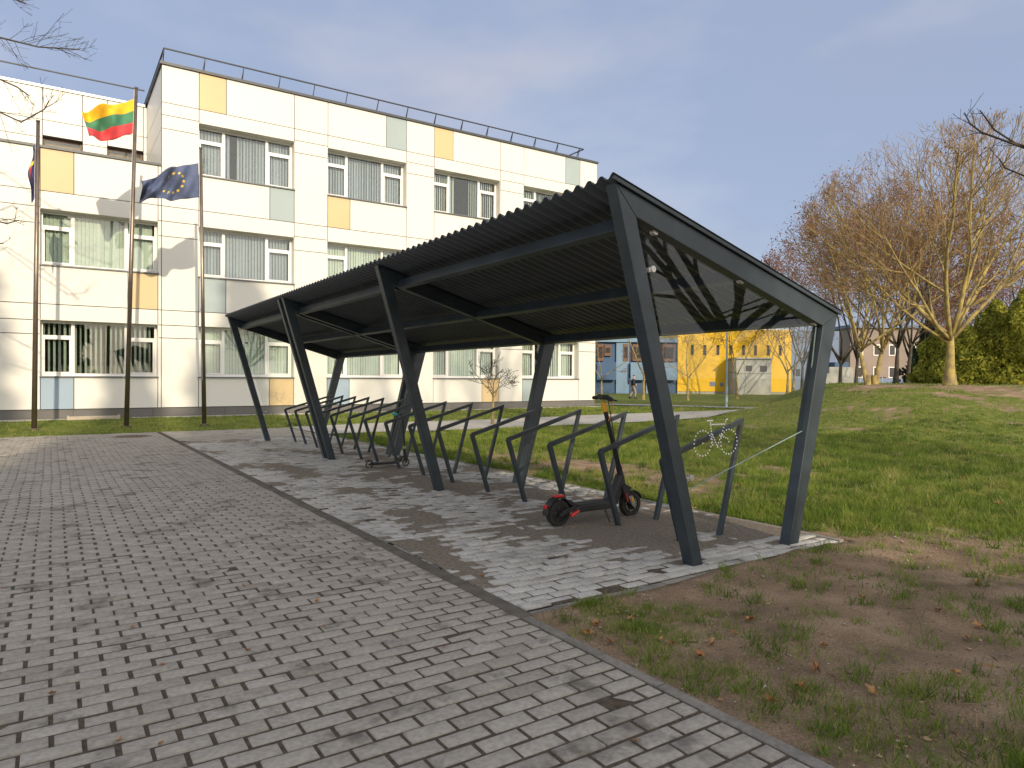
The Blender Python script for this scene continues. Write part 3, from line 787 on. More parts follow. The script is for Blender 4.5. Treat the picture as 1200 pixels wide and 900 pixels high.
# side of the tower, upper set back wall, right end wall
YB2 = 28.7
for z0, z1 in ((8.0, 9.2), (9.2, 10.03), (10.03, ZT)):
    clad.box(XC, XC + .05, FY + .06, YB2 - .005, z0 + gap / 2, z1 - gap / 2)
for z0, z1 in ((ZB, 2.9), (2.9, 6.2), (6.2, 9.57), (9.57, ZT)):
    for y0 in np.arange(FY + .06, 38, 3.4): clad.box(XR - .05, XR, y0 + gap / 2, y0 + 3.4 - gap / 2, z0 + gap / 2, z1 - gap / 2)
sbx = [XL, -9.6, -7.3, -5.0, -2.7, -.24, .92, 1.67, 2.81, XC]
for a, b in zip(sbx[:-1], sbx[1:]):
    win = (a, b) in ((-.24, .92), (1.67, 2.81))
    zz = [(9.5, 10.03), (10.03, 11.12)] if win else [(8.0, 8.9), (8.9, 9.42), (9.42, 10.03), (10.03, 11.12)]
    for z0, z1 in zz: clad.box(a + gap / 2, b - gap / 2, YB2, YB2 + .05, z0 + gap / 2, z1 - gap / 2)
clad.build('cladding', M['clad'], bd, bo)
# structure behind: floors, backing strips, rear wall and roofs
st = MB()
bk0, bk1 = cy1 + .004, cy1 + .03
for i, x0 in enumerate(MODX):
    left = i < 4
    zz = [(.0, SILL[0]), (TOP[0] + .031, SILL[1]), (TOP[1] + .031, SILL[2] if not left else ZTL)]
    if not left: zz.append((TOP[2] + .031, ZT))
    for a, b in zz: st.box(x0 - .031, x0 + WW + .031, bk0, bk1, a, b)
for (a, b) in pxs:
    top = ZTL if b < XC + .1 else ZT
    if a < XC < b:
        st.box(a + .031, XC, bk0, bk1, 0, ZTL); st.box(XC, b - .031, bk0, bk1, 0, ZT)
    else: st.box(a + (.031 if a > XL else 0), b - (.031 if b < XR else 0), bk0, bk1, 0, top)
for z in (3.15, 6.43): st.box(XL, XR - .06, bk1 + .002, 38, z, z + .22)
st.box(XC + .055, XC + .1, bk1 + .004, YB2, 7.9, ZT); st.box(XL, XC, YB2 + .055, YB2 + .1, 9.5 - .02, 11.1); 
for a, b in ((XL, -.26), (.94, 1.65), (2.83, XC)): st.box(a, b, YB2 + .055, YB2 + .1, 7.95, 9.48)
st.box(XL, XR - .06, 38, 38.2, 0, ZT - .1); st.box(XL, XL + .1, FY + .1, 38, 0, ZTL - .2)
st.box(XR - .1, XR - .055, bk1 + .004, 38, 0, ZT)
st.build('inner_wall', M['backing'], bd, bo)
rw = MB()
for k, z in enumerate((0.05, 3.4, 6.7)):
    rw.box(XL + .2 if k < 2 else XC + .2, XR - .2, FY + 3.4, FY + 3.5, z, z + 3.0)
rw.build('room_wall', M['ceilr'], bd, bo)
rf = MB(); rf.box(XC, XR, FY + .05, 38.2, ZT - .06, ZT - .012); rf.box(XL, XC, FY + .05, YB2, 7.9, 7.94); rf.box(XL, XC, YB2 + .1, 38.2, 11.0, 11.08)
rf.build('roof', M['plinth'], bd, bo)
pl = MB()
for a, b in zip(np.arange(XL, XR, 2.15), np.append(np.arange(XL + 2.15, XR, 2.15), XR)):
    pl.box(a + .005, b - .005, FY + .03, FY + .075, -.1, ZB - .01)
pl.build('plinth', M['plinth'], bd, bo)
cp_ = MB(); cp_.box(XC - .06, XR + .05, FY - .06, FY + .3, ZT, ZT + .085); cp_.box(XC - .06, XC + .25, FY + .3, YB2 + 9, ZT, ZT + .085)
cp_.box(XR - .25, XR + .05, FY + .3, 38.2, ZT, ZT + .085)
cp_.build('roof_cap', M['cap'], bd, bo)
c2 = MB(); c2.box(XL, XC - .001, FY - .05, FY + .3, ZTL, ZTL + .075); c2.build('terrace_cap', M['cap'], bd, bo)
c3 = MB(); c3.box(XL, XC - .07, YB2 - .05, YB2 + .3, 11.12, 11.20); c3.build('roof_cap', M['capl'], bd, bo)
# railing
rl_ = MB()
rxs = [3.05 + 1.235 * k for k in range(15)]
yr = FY + .45
for x in rxs:
    rl_.bar((x, yr, ZT), (x, yr, 11.93), .035, .035); rl_.bar((x, yr + .02, 11.9), (x, yr + .42, ZT), .025, .025, up=(1, 0, 0))
    rl_.bar((x - .12, yr, ZT + .02), (x, yr, 11.9), .02, .02, up=(0, 1, 0))
rl_.bar((rxs[0], yr, 11.93), (rxs[-1] + .25, yr, 11.93), .04, .04)
rl_.bar((rxs[-1] + .25, yr, 11.93), (rxs[-1] + .25, yr + 8, 11.93), .04, .04)
rl_.bar((rxs[0], yr, 11.93), (rxs[0], yr + 9, 11.93), .04, .04)
for k in range(1, 7): rl_.bar((rxs[0], yr + 1.3 * k, ZT), (rxs[0], yr + 1.3 * k, 11.93), .035, .035); rl_.bar((rxs[-1] + .25, yr + 1.2 * k, ZT), (rxs[-1] + .25, yr + 1.2 * k, 11.93), .035, .035)
rl_.build('roof_railing', M['rail'], bd, bo)
r2 = MB(); 
for k in range(14): r2.bar((2.88 - 1.2 * k, YB2 + .3, 11.15), (2.88 - 1.2 * k, YB2 + .3, 11.83), .04, .04)
r2.bar((2.88, YB2 + .3, 11.83), (XL, YB2 + .3, 11.83), .04, .04); r2.build('roof_railing', M['rail'], bd, bo)
MB().tube([(4.12, FY - .06, 3.50), (4.12, FY, 3.50)], .045, 12).build('vent', M['black'], bd, bo)

def window(x0, z0, z1, style, w=WW, yb=None, m1=.82, m2=2.24):
    """frame with two mullions, two transoms; blind slats behind the panes"""
    y0 = (yb or FY + .05 + RC - .03); y1 = y0 + .07
    x1 = x0 + w
    f = MB(); b = .065
    f.box(x0, x0 + b, y0, y1, z0, z1); f.box(x1 - b, x1, y0, y1, z0, z1)
    f.box(x0 + b, x1 - b, y0, y1, z0, z0 + b + .02); f.box(x0 + b, x1 - b, y0, y1, z1 - b, z1)
    ma, mc = x0 + m1, x0 + m2
    for mx in (ma, mc): f.box(mx - .045, mx + .045, y0 - .004, y1, z0 + b + .02, z1 - b)
    zt = z1 - .46
    for a, c in ((x0 + b, ma - .045), (mc + .045, x1 - b)):
        f.box(a, c, y0 - .002, y1, zt - .04, zt + .04)
        # opening sash
        s = .045; ys0 = y0 - .016; za, zb_ = z0 + b + .02, zt - .04
        f.box(a + .004, a + s, ys0, y0 + .03, za + .004, zb_ - .004); f.box(c - s, c - .004, ys0, y0 + .03, za + .004, zb_ - .004)
        f.box(a + s, c - s, ys0, y0 + .03, za + .004, za + s); f.box(a + s, c - s, ys0, y0 + .03, zb_ - s, zb_ - .004)
    fo = f.build('window', M['wframe'], bd, bo)
    g = MB(); g.box(x0 + b - .01, x1 - b + .01, y0 + .036, y0 + .046, z0 + b, z1 - b + .01); g.build('pane', M['winglass'], fo, bo)
    sl_ = MB(); sl_.box(x0 - .02, x1 + .02, FY - .055, y0 - .004, z0 - .035, z0 + .004) if not yb else None
    if not yb: sl_.build('sill', M['sill'], fo, bo)
    # blinds
    bm = MB(); yb_ = y1 + .07
    bl = MB()
    if style in ('g', 'w', 'wo', 'o'):
        sw = .102; ang = {'g': R_(30), 'w': R_(20), 'wo': R_(38), 'o': R_(58)}[style]
        x = x0 + .08
        g0 = x0 + rnd.uniform(.1, 2.6); gw_ = rnd.choice([0, 0, 0, .35, .7, 1.0]) if style != 'g' else rnd.choice([0, 0, .3])
        if abs(x0 - MODX[3]) < .01: gw_ = 0
        while x < x1 - .08:
            a = ang + rnd.uniform(-.16, .16)
            dx, dy = math.cos(a) * .054, math.sin(a) * .054
            zb_ = z0 + .03 + rnd.uniform(0, .015)
            zt_ = z1 - .02
            bl.quad((x - dx, yb_ - dy, zb_), (x + dx, yb_ + dy, zb_), (x + dx, yb_ + dy, zt_), (x - dx, yb_ - dy, zt_))
            x += sw if style != 'o' else .135
            if g0 < x < g0 + gw_: x = g0 + gw_
        bl.build('blind', M['blindg'] if style == 'g' else M['blindw'], fo, bo)
    return fo
STY = {(3, 0): 'o', (3, 1): 'w', (4, 0): 'w', (4, 1): 'g', (4, 2): 'g', (5, 0): 'w', (5, 1): 'w', (5, 2): 'g', (6, 0): 'w', (6, 1): 'w', (6, 2): 'wo', (7, 0): 'w', (7, 1): 'w', (7, 2): 'wo'}
for i, x0 in enumerate(MODX):
    for k in range(2 if i < 4 else 3):
        window(x0, SILL[k], TOP[k], STY.get((i, k), 'w'))
for xa, xb in ((-.24, .92), (1.67, 2.81)):
    f = MB(); f.box(xa, xb, YB2 + .2, YB2 + .25, 9.42, 9.5); f.box(xa, xb, YB2 + .2, YB2 + .25, 8.0, 8.08)
    f.box(xa, xa + .06, YB2 + .2, YB2 + .25, 8.08, 9.42); f.box(xb - .06, xb, YB2 + .2, YB2 + .25, 8.08, 9.42)
    fo = f.build('window', mat('brown_frame', (.16, .10, .055), .6), bd, bo)
    MB().box(xa + .06, xb - .06, YB2 + .22, YB2 + .23, 8.08, 9.42).build('pane', M['winglass'], fo, bo)
    MB().box(xa, xb, YB2 + .4, YB2 + .42, 8.0, 9.5).build('blind', mat('brown_blind', (.30, .2, .1), .8), fo, bo)

# light well at the foot of the wall
lw = thing('light_well', 'low pale light well frame at the foot of the white facade', 'light well', (1.05, 24.0, .06))
m = MB()
m.box(-.62, .62, -.22, -.17, -.12, .035); m.box(-.62, .62, .17, .2, -.12, .035); m.box(-.67, -.62, -.22, .2, -.12, .06); m.box(.62, .67, -.22, .2, -.12, .06)
m.build('rim', mat('well_concrete', (.42, .36, .29), .9), lw)
m = MB()
for k in range(24): m.box(-.6 + k * .05, -.585 + k * .05, -.17, .17, .0, .02)
m.build('grate', M['iron'], lw)

# manhole
mh = at_y(155, 511, 18.3); 
mo = thing('manhole_cover', 'round rusty manhole cover set in the paving near the flagpoles', 'manhole cover', (1.56, 18.2, float(gz(18.2))))
m = MB().disc((0, 0, .004), (0, 0, 1), .001, .33, .012, 36); m.build('lid', M['iron'], mo)
m = MB().disc((0, 0, .002), (0, 0, 1), .335, .42, .012, 36); m.build('ring', mat('ring_concrete', (.16, .14, .12), .9), mo)

# ------------------------------------------------------------------ flagpoles and flags
def flagpole(xb, xt, zt, label):
    Y = 21.0; zb = float(base_h(xb, Y))
    t = thing('flagpole', label, 'flagpole', (xb, Y, zb), 0, 'flagpoles in front of the white building')
    o = (xb, Y, zb)
    MB().tube([(xb, Y, zb - .1), ((xb + xt) / 2, Y, (zt + zb) / 2), (xt, Y, zt)], [.062, .052, .04], 16).build('pole', M['pole'], t, o, smooth=True)
    MB().tube([(xb, Y, zb - .02), (xb, Y, zb + .06)], .11, 16).build('collar', M['pole'], t, o)
    MB().tube([(xt, Y, zt - .01), (xt, Y, zt + .03)], .046, 12).build('cap', M['cap'], t, o)
    MB().tube([(xt - .05, Y - .05, zt - .05), ((xb + xt) / 2 - .06, Y - .06, zt / 2), (xb - .065, Y - .06, 1.2)], .004, 4).build('halyard', M['dots'], t, o)
    return t
flagpole(-.356, -.27, 7.63, 'leftmost steel flagpole, with the furled dark blue flag')
flagpole(1.66, 1.888, 8.96, 'tallest steel flagpole, carrying the yellow green and red flag')
flagpole(3.583, 3.475, 7.66, 'right steel flagpole, carrying the blue flag with gold stars')

def cloth(nu, nv, fn, name, mats, mi, label):
    V = []; F = []; MI = []
    for i in range(nu + 1):
        for j in range(nv + 1): V.append(fn(i / nu, j / nv))
    for i in range(nu):
        for j in range(nv):
            a = i * (nv + 1) + j; F.append((a, a + 1, a + nv + 2, a + nv + 1)); MI.append(mi(i / nu + .5 / nu, j / nv + .5 / nv))
    V = np.array(V); org = V[0].copy()
    t = thing(name, label, 'flag', org, 0, None)
    o = np_mesh('cloth', V - org, F, mats, mi=MI, parent=t, smooth=True)
    md = o.modifiers.new('Solidify', 'SOLIDIFY'); md.thickness = .004
    return t, o, org
# Lithuanian flag
TLp, BLp = at_y(157.5, 116, 21), at_y(156.5, 156, 21); TRp, BRp = at_y(95.5, 128, 20.75), at_y(104, 163, 20.7)
def fl1(u, v):
    e = u
    p = (TLp * (1 - v) + BLp * v) * (1 - u) + (TRp * (1 - v) + BRp * v) * u
    y = .27 * (u ** .7) * math.sin(9.0 * u + 3.2 * v - .4) + .09 * u * math.sin(17 * u - 5 * v)
    z = -.06 * math.sin(math.pi * u) + .03 * u * math.sin(11 * u + 2 * v) + .05 * math.sin(math.pi * u) * (v - .5) * -1.0
    return (p[0], p[1] + y, p[2] + z)
cloth(48, 24, fl1, 'flag', [M['flagy'], M['flagg'], M['flagr']], lambda u, v: min(2, int(v * 3)), 'yellow green and red striped flag flying from the tallest pole')
# blue flag with twelve stars
T2, B2 = at_y(232.5, 191, 21), at_y(233.5, 231.5, 21); TR2, BR2 = at_y(165, 214, 20.75), at_y(165, 234, 20.7)
def fl2(u, v):
    p = (T2 * (1 - v) + B2 * v) * (1 - u) + (TR2 * (1 - v) + BR2 * v) * u
    y = .30 * (u ** .8) * math.sin(9.5 * u + 3.6 * v + .6) + .15 * u * math.sin(21 * u - 8 * v)
    z = .10 * math.sin(math.pi * u) * (1 - v) - .03 * math.sin(math.pi * u) * v + .035 * u * math.sin(14 * u + 3 * v)
    return (p[0], p[1] + y, p[2] + z)
t2, o2, org2 = cloth(48, 24, fl2, 'flag', [M['flagb']], lambda u, v: 0, 'dark blue flag with a ring of gold stars on the right pole')
for k in range(12):
    a = 2 * math.pi * k / 12; cu, cv = .45 + .20 * math.sin(a) * .85, .48 - .28 * math.cos(a)
    mb = MB()
    for side in (-1, 1):
        b = len(mb.v); mb.v.append(tuple(np.array(fl2(cu, cv)) - org2 + np.array((0, side * .007, 0))))
        for q in range(10):
            rr = (1 if q % 2 == 0 else .42) ; an = 2 * math.pi * q / 10
            mb.v.append(tuple(np.array(fl2(cu + .034 * rr * math.sin(an) , cv - .054 * rr * math.cos(an))) - org2 + np.array((0, side * .007, 0))))
        for q in range(10): mb.face([b, b + 1 + q, b + 1 + (q + 1) % 10])
    mb.build('star', M['star'], t2)
# furled third flag, hanging edge on
T3 = at_y(44.5, 168, 21); B3 = at_y(43.5, 238, 21)
def fl3(u, v):
    z = T3[2] - .02 - v * (.82 + .5 * u) - .15 * u
    x = T3[0] - .02 - (.03 + .15 * math.sin(math.pi * min(1, .15 + v * .75))) * u ** .6 - .03 * math.sin(9 * v + 5 * u)
    y = 21 + .28 * u * math.sin(8 * u + 3 * v) + .5 * u * u
    return (x, y, z)
t3, o3, org3 = cloth(30, 24, fl3, 'flag', [M['flagp'], M['star'], M['flagr']], lambda u, v: (1 if .38 < v < .5 and .3 < u < .6 else (2 if .52 < v < .68 and .35 < u < .6 else 0)), 'dark purple-blue flag seen edge on, hanging at the leftmost pole')

# ------------------------------------------------------------------ trees
def grow(seed, H, r0, trunk_h, nlimb, spread, trop=.05, lv=4, dens=1.0, twist=.18, lean=(0, 0), tw=2, minr=.006, RX=None, kids=(7, 8, 6), lr=(.34, .5)):
    r = random.Random(seed); zc = trunk_h * .55 + H * .45; rz_ = H - zc; RX = RX or (H - trunk_h) * .52; T = MB(); W = MB(); tips = []
    def rec(p, d, L, rad, lev, maxlev):
        if lev > 0:
            for _ in range(14):
                q = p + (d + Vector((0, 0, trop * 2.2))).normalized() * L
                if (q.x / RX) ** 2 + (q.y / RX) ** 2 + ((q.z - zc) / (rz_ if q.z > zc else rz_ * 1.0)) ** 2 < 1 or L < .25: break
                L *= .88
        n = 6 if lev <= 1 else (5 if lev == 2 else 3)
        pts = [p.copy()]; dirs = [d.copy()]
        for i in range(n):
            k = twist * (1 if lev else .3)
            d = (d + Vector((r.uniform(-k, k), r.uniform(-k, k), r.uniform(-k, k) * .6)) + Vector((0, 0, trop if lev else .05))).normalized()
            p = p + d * (L / n); pts.append(p.copy()); dirs.append(d.copy())
        e = .5 if lev == 0 else .3
        rads = [max(minr, rad * (1 - (1 - e) * (i / n) ** .9)) for i in range(n + 1)]
        mbx = T if lev < tw else W
        mbx.tube(pts, rads, (10, 7, 5, 3, 3, 3)[lev], cap=lev < 2)
        if lev >= maxlev: tips.append(pts[-1]); tips.append(pts[len(pts) // 2]); return
        cnt = ((nlimb,) + tuple(kids) + (5,))[lev]; cnt = max(2, int(round(cnt * dens)))
        for c in range(cnt):
            t = (.82 + .18 * c / cnt) if lev == 0 else (.22 + .78 * (c + r.random() * .8) / cnt)
            t = min(1, t); q = t * n; i = min(n - 1, int(q)); fr = q - i
            bp = pts[i].lerp(pts[i + 1], fr); bd_ = dirs[i + 1]
            if lev == 0:
                az = 2 * math.pi * (c * .618 + r.random() * .15); an = R_(r.uniform(*spread))
                nd = Vector((math.sin(an) * math.cos(az), math.sin(an) * math.sin(az), math.cos(an)))
                nl = (H - trunk_h) * r.uniform(.85, 1.1); nr = rad * r.uniform(*lr)
            else:
                ax = bd_.orthogonal().normalized(); ax.rotate(Matrix.Rotation(r.random() * 6.283, 3, bd_))
                nd = bd_.copy(); nd.rotate(Matrix.Rotation(R_(r.uniform(22, 55)), 3, ax))
                nl = L * r.uniform(.45, .72) * (1.15 - .5 * t); nr = rads[i] * r.uniform(.45, .62)
            if nr < minr: nr = minr
            rec(bp, nd, nl, nr, lev + 1, maxlev)
    d0 = Vector((lean[0], lean[1], 1)).normalized()
    rec(Vector((0, 0, -.1)), d0, trunk_h + .1, r0, 0, lv)
    # root flare
    T.tube([(0, 0, -.15), (0, 0, .12), (0, 0, .4)], [r0 * 1.28, r0 * 1.08, r0 * .96], 10, cap=False)
    return T, W, tips
def leaf_cloud(tips, n, size, seed, jit=.25):
    r = random.Random(seed); mb = MB()
    for _ in range(n):
        p = r.choice(tips) + Vector((r.uniform(-jit, jit), r.uniform(-jit, jit), r.uniform(-jit, jit)))
        u = Vector((r.uniform(-1, 1), r.uniform(-1, 1), r.uniform(-1, 1))).normalized(); w = u.orthogonal().normalized(); s = size * r.uniform(.6, 1.3)
        mb.quad(p - u * s, p + w * s * .6, p + u * s, p - w * s * .6, 0, r.random())
    return mb
def place_tree(name, label, loc, T, W, mt, mw, leaves=None, ml=None, rz=0, sc=1, group=None, cat='tree'):
    t = thing(name, label, cat, loc, rz, group)
    tr = T.build('trunk', mt, t, smooth=True); W.build('crown', mw, t)
    if leaves: leaves.build('leaves', ml, t, tone=True)
    t.scale = (sc, sc, sc); return t
def dl(px, D, up=0):
    """point on the ground seen at column px at depth D"""
    L = (px - 600) / FPX * D; X = .5535 * D + .8328 * L; Y = .8328 * D - .5535 * L
    return (X, Y, float(G(X, Y)) + up)

# big lichen-covered tree on the mound
T, W, tp = grow(11, 9.2, .205, 1.75, 12, (8, 70), .08, 4, 1.0, .14, minr=.006, RX=5.1, kids=(9, 7, 5), lr=(.3, .5), tw=3)
place_tree('bare_tree', 'large bare tree with yellow lichen on its stout trunk, standing on the mound', dl(1113, 24.5), T, W, M['bark'], M['twig'], leaf_cloud(tp, 700, .04, 3), M['drylf'], rz=.6)
# forked tree left of it
T, W, tp = grow(23, 7.9, .105, 1.5, 7, (8, 55), .06, 4, .8, .16, lean=(-.22, .05), minr=.0065, tw=3); T2_, W2_, tp2 = grow(29, 8.2, .115, 1.5, 7, (8, 52), .06, 4, .8, .16, lean=(.20, -.05), minr=.0065, tw=3)
for a, b in ((T, T2_), (W, W2_)):
    k = len(a.v); a.v += [(x + .28, y + .05, z) for x, y, z in b.v]; a.f += [[i + k for i in f] for f in b.f]; a.mi += b.mi; a.t += b.t
place_tree('bare_tree', 'bare tree forked into two yellowish trunks from the base, with rusty leaves', dl(1017, 26), T, W, M['bark'], M['twig'], leaf_cloud(tp + tp2, 3600, .05, 4), M['drylf'], rz=-.55)
# trees further back
bgA = grow(41, 10.5, .14, 2.2, 7, (12, 50), .05, 4, .66, .17, minr=.009); bgB = grow(47, 11.5, .15, 2.6, 7, (10, 44), .06, 4, .66, .17, minr=.009)
pA = place_tree('brown_tree', '', (0, 0, 0), bgA[0], bgA[1], M['barkd'], M['twigb'], leaf_cloud(bgA[2], 4200, .06, 5, .35), M['drylf'])
pB = place_tree('brown_tree', '', (0, 0, 0), bgB[0], bgB[1], M['barkd'], M['twigb'], leaf_cloud(bgB[2], 4000, .06, 6, .35), M['drylf'])
spots = [(pA, 1050, 38, .0, 1.05, 'dark trunked tree with rusty leaves, straight between the forked tree and the large one'),
         (pB, 1064, 40, 1.1, 1.0, 'leaning dark trunked tree behind the forked lichen tree'),
         (pA, 1071, 45, 2.0, 1.05, 'slim dark trunked tree nearest the dark spruce on the mound'),
         (pB, 1003, 44, 2.9, 1.0, 'brown crowned tree standing behind the left of the forked tree'),
         (pA, 985, 56, 4.2, 1.45, 'tall reddish tree rising just right of the shelter roof end'),
         (pB, 940, 66, .5, 1.25, 'thin reddish tree rising over the sloping shelter beam, farthest left'),
         (pA, 1165, 42, 5.1, .88, 'brown crowned tree behind the evergreen at the right'),
         (pB, 1215, 36, 3.7, .8, 'brown crowned tree at the right edge behind the evergreen'),
         (pA, 1128, 50, 1.6, .85, 'dense brown tree straight behind the large lichen tree')]
usedp = set()
for src, px, D, rz, sc, lab in spots:
    o = src if src.name not in usedp else copy_tree(src)
    usedp.add(src.name)
    o.location = dl(px, D); o.rotation_euler = (0, 0, rz); o.scale = (sc, sc, sc); o['label'] = lab; o['group'] = 'brown trees behind the mound'
# street trees before the yellow building
st1 = grow(61, 6.8, .10, 1.7, 6, (25, 55), .04, 4, .5, .15, minr=.009)
pS = place_tree('young_tree', '', (0, 0, 0), st1[0], st1[1], M['bark'], M['twig'], leaf_cloud(st1[2], 420, .05, 8), M['drylf'])
st2 = grow(67, 7.2, .11, 1.9, 6, (20, 45), .05, 4, .5, .15, minr=.009)
pS2 = place_tree('young_tree', '', (0, 0, 0), st2[0], st2[1], M['bark'], M['twig'], leaf_cloud(st2[2], 420, .05, 9), M['drylf'])
for k, (src, px, D, rz, sc, lab) in enumerate([(pS, 806, 47, 0, 1.0, 'young bare street tree at the left half of the yellow wall'), (pS2, 864, 50, 1, 1.0, 'young bare street tree in front of the grey annex'),
        (pS, 923, 46, 2.2, 1.1, 'young bare street tree at the right edge of the yellow wall'), (pS2, 929, 47, 4, 1.05, 'pale trunked street tree right beside another at the yellow wall corner'),
        (pS2, 754, 49, 2, 1.1, 'bare street tree between the walking person and the front post'), (pS, 705, 52, 3, .9, 'small bare tree at the corner of the white building')]):
    o = src if k < 2 else copy_tree(src)
    o.location = dl(px, D); o.rotation_euler = (0, 0, rz); o.scale = (sc, sc, sc); o['label'] = lab; o['group'] = 'young trees by the yellow building'
# sapling on the lawn
sp = dl(577.5, 20.9)
T, W, tp = grow(85, 2.5, .05, 1.0, 6, (30, 66), .02, 3, .72, .3, minr=.007, tw=2)
place_tree('sapling', 'small pruned sapling with yellow-brown trunk on the lawn behind the shelter', sp, T, W, M['bark'], M['twigd'])

# evergreens: thuja mass and dark spruce
def evergreen(seed, H, Rb, n, size, shape=.7, droop=.2, lobes=5):
    r = random.Random(seed); mb = MB()
    lob = [(r.random() * 6.283, r.uniform(.1, .3), r.uniform(2, 5)) for _ in range(lobes)]
    for _ in range(n):
        z = H * r.random() ** 1.25; a = r.random() * 6.283
        prof = Rb * (1 - (z / H) ** (1 / shape)) ** shape * (1 if z > .1 * H else .8 + 2 * z / H)
        w = 1 + sum(b * math.sin(c * a + ph + z * 1.7) for ph, b, c in lob) * .5
        tier = 1 + .16 * math.sin(z * 5.5 + 2 * math.sin(a * 2)) 
        q = prof * w * tier * (1 - .5 * r.random() ** 2)
        p = Vector((q * math.cos(a), q * math.sin(a), z + .08))
        out = Vector((math.cos(a), math.sin(a), r.uniform(-.5, .5) - droop)).normalized()
        s = size * r.uniform(.5, 1.3); nrm_ = (out + Vector((r.uniform(-.7, .7), r.uniform(-.7, .7), r.uniform(-.3, .7)))).normalized()
        out = (out * .35 + Vector((r.uniform(-.8, .8), r.uniform(-.8, .8), r.uniform(-.9, .6) - droop))); out = (out - nrm_ * out.dot(nrm_)).normalized(); side = out.cross(nrm_).normalized()
        t = r.random()
        mb.quad(p - out * s * .3, p + side * s * .33, p + out * s, p - side * s * .33, 0, t)
    return mb
def place_ever(name, label, loc, mbx, m, H, group=None, rz=0, sc=1):
    t = thing(name, label, 'tree', loc, rz, group)
    MB().tube([(0, 0, -.1), (0, 0, H * .5), (0, 0, H * .93)], [.05 * H ** .6, .03 * H ** .6, .01], 7).build('trunk', M['barkd'], t)
    mbx.build('crown', m, t, tone=True); t.scale = (sc, sc, sc); return t
for k, (px, D, H, Rb, lab) in enumerate([(1133, 30.5, 2.5, 1.4, 'low yellow-green evergreen right behind the large lichen trunk'), (1166, 31, 3.7, 1.7, 'tallest yellow-green evergreen right of the large bare tree'),
                                          (1205, 29, 4.1, 1.8, 'yellow-green evergreen at the right edge of the lawn'), (1100, 33, 2.6, 1.2, 'small yellow-green evergreen left of the large lichen trunk'), (1250, 30, 4.9, 1.9, 'yellow-green evergreen beyond the right edge of the row')]):
    place_ever('thuja_tree', lab, dl(px, D), evergreen(100 + k, H, Rb, 9000, .15, .75, .25), M['thuja'], H, 'yellow-green evergreens on the mound')
place_ever('spruce_tree', 'dark green spruce between the slim trunks and the large bare tree', dl(1088, 44), evergreen(121, 4.6, 1.7, 3800, .3, .95, .35), M['spruce'], 4.6)

# large bare tree at the left, whose limbs reach into the picture
def limb(mbT, mbW, pts, r0, r1, seed, ntw, lt, sub=2):
    r = random.Random(seed); P = [Vector(p) for p in pts]; n = len(P)
    mbT.tube(P, [r0 + (r1 - r0) * i / (n - 1) for i in range(n)], 6)
    for k in range(ntw):
        t = .15 + .85 * (k + r.random()) / ntw; q = t * (n - 1); i = min(n - 2, int(q)); p = P[i].lerp(P[i + 1], q - i); d = (P[i + 1] - P[i]).normalized()
        ax = d.orthogonal().normalized(); ax.rotate(Matrix.Rotation(r.random() * 6.283, 3, d)); nd = d.copy(); nd.rotate(Matrix.Rotation(R_(r.uniform(25, 60)), 3, ax))
        L = lt * r.uniform(.4, 1.1) * (1.1 - .6 * t); pp = [p]; dd = nd
        for s in range(4):
            dd = (dd + Vector((r.uniform(-.2, .2), r.uniform(-.2, .2), r.uniform(-.1, .22)))).normalized(); pp.append(pp[-1] + dd * L / 4)
        rr = max(.0055, r0 * .28 * (1 - .5 * t)); mbW.tube(pp, [rr, rr * .8, rr * .65, rr * .55, .004], 4, cap=False)
        for s in range(sub * 2):
            j = r.randint(1, 3); d2 = (pp[j + 1] - pp[j]).normalized(); ax = d2.orthogonal().normalized(); ax.rotate(Matrix.Rotation(r.random() * 6.283, 3, d2)); e = d2.copy(); e.rotate(Matrix.Rotation(R_(r.uniform(25, 55)), 3, ax))
            l2 = L * r.uniform(.25, .5); m_ = pp[j] + e * l2 * .5 + Vector((0, 0, .03)); mbW.tube([pp[j], m_, m_ + (e + Vector((0, 0, .25))).normalized() * l2 * .5], [rr * .6, rr * .45, .0035], 3, cap=False)
lt_ = (-5.0, 20.6, float(base_h(-5, 20.6)))
T, W, tp = grow(202, 9.5, .24, 4.2, 5, (8, 40), .05, 4, .6, .17, minr=.009, lean=(-.25, .1), RX=2.6)
T = MB() if False else T
off = Vector(lt_)
def loc_(p): return Vector(p) - off
for (trunkz, pts, r0, ntw, lt, sd) in ((5.6, [(-60, 20, 14.2), (0, 44, 14.2), (45, 55, 14.2), (93, 58, 14.2)], .026, 26, 1.3, 1), (6.6, [(-80, -40, 14), (-10, -12, 14), (30, 4, 14)], .022, 14, 1.0, 2),
                                       (4.6, [(-80, 95, 14.3), (-15, 125, 14.2), (25, 143, 14.2), (52, 128, 14.1), (57, 119, 14.1)], .02, 16, .9, 3), (3.4, [(-90, 230, 14.3), (-30, 252, 14.3), (8, 262, 14.2), (22, 258, 14.2)], .022, 9, .7, 4),
                                       (4.2, [(-80, 60, 13.6), (-20, 84, 13.6), (20, 102, 13.5), (34, 112, 13.5)], .022, 9, .8, 5), (3.2, [(-90, 280, 14.3), (-30, 288, 14.3), (4, 285, 14.2)], .02, 7, .55, 6)):
    limb(T, W, [(0, 0, trunkz)] + [loc_(at_d(*p)) for p in pts], r0, .012, sd, ntw, lt)
place_tree('bare_tree', 'dark bare tree at the left edge, its twigs crossing the white facade', lt_, T, W, M['barkd'], M['twigd'])
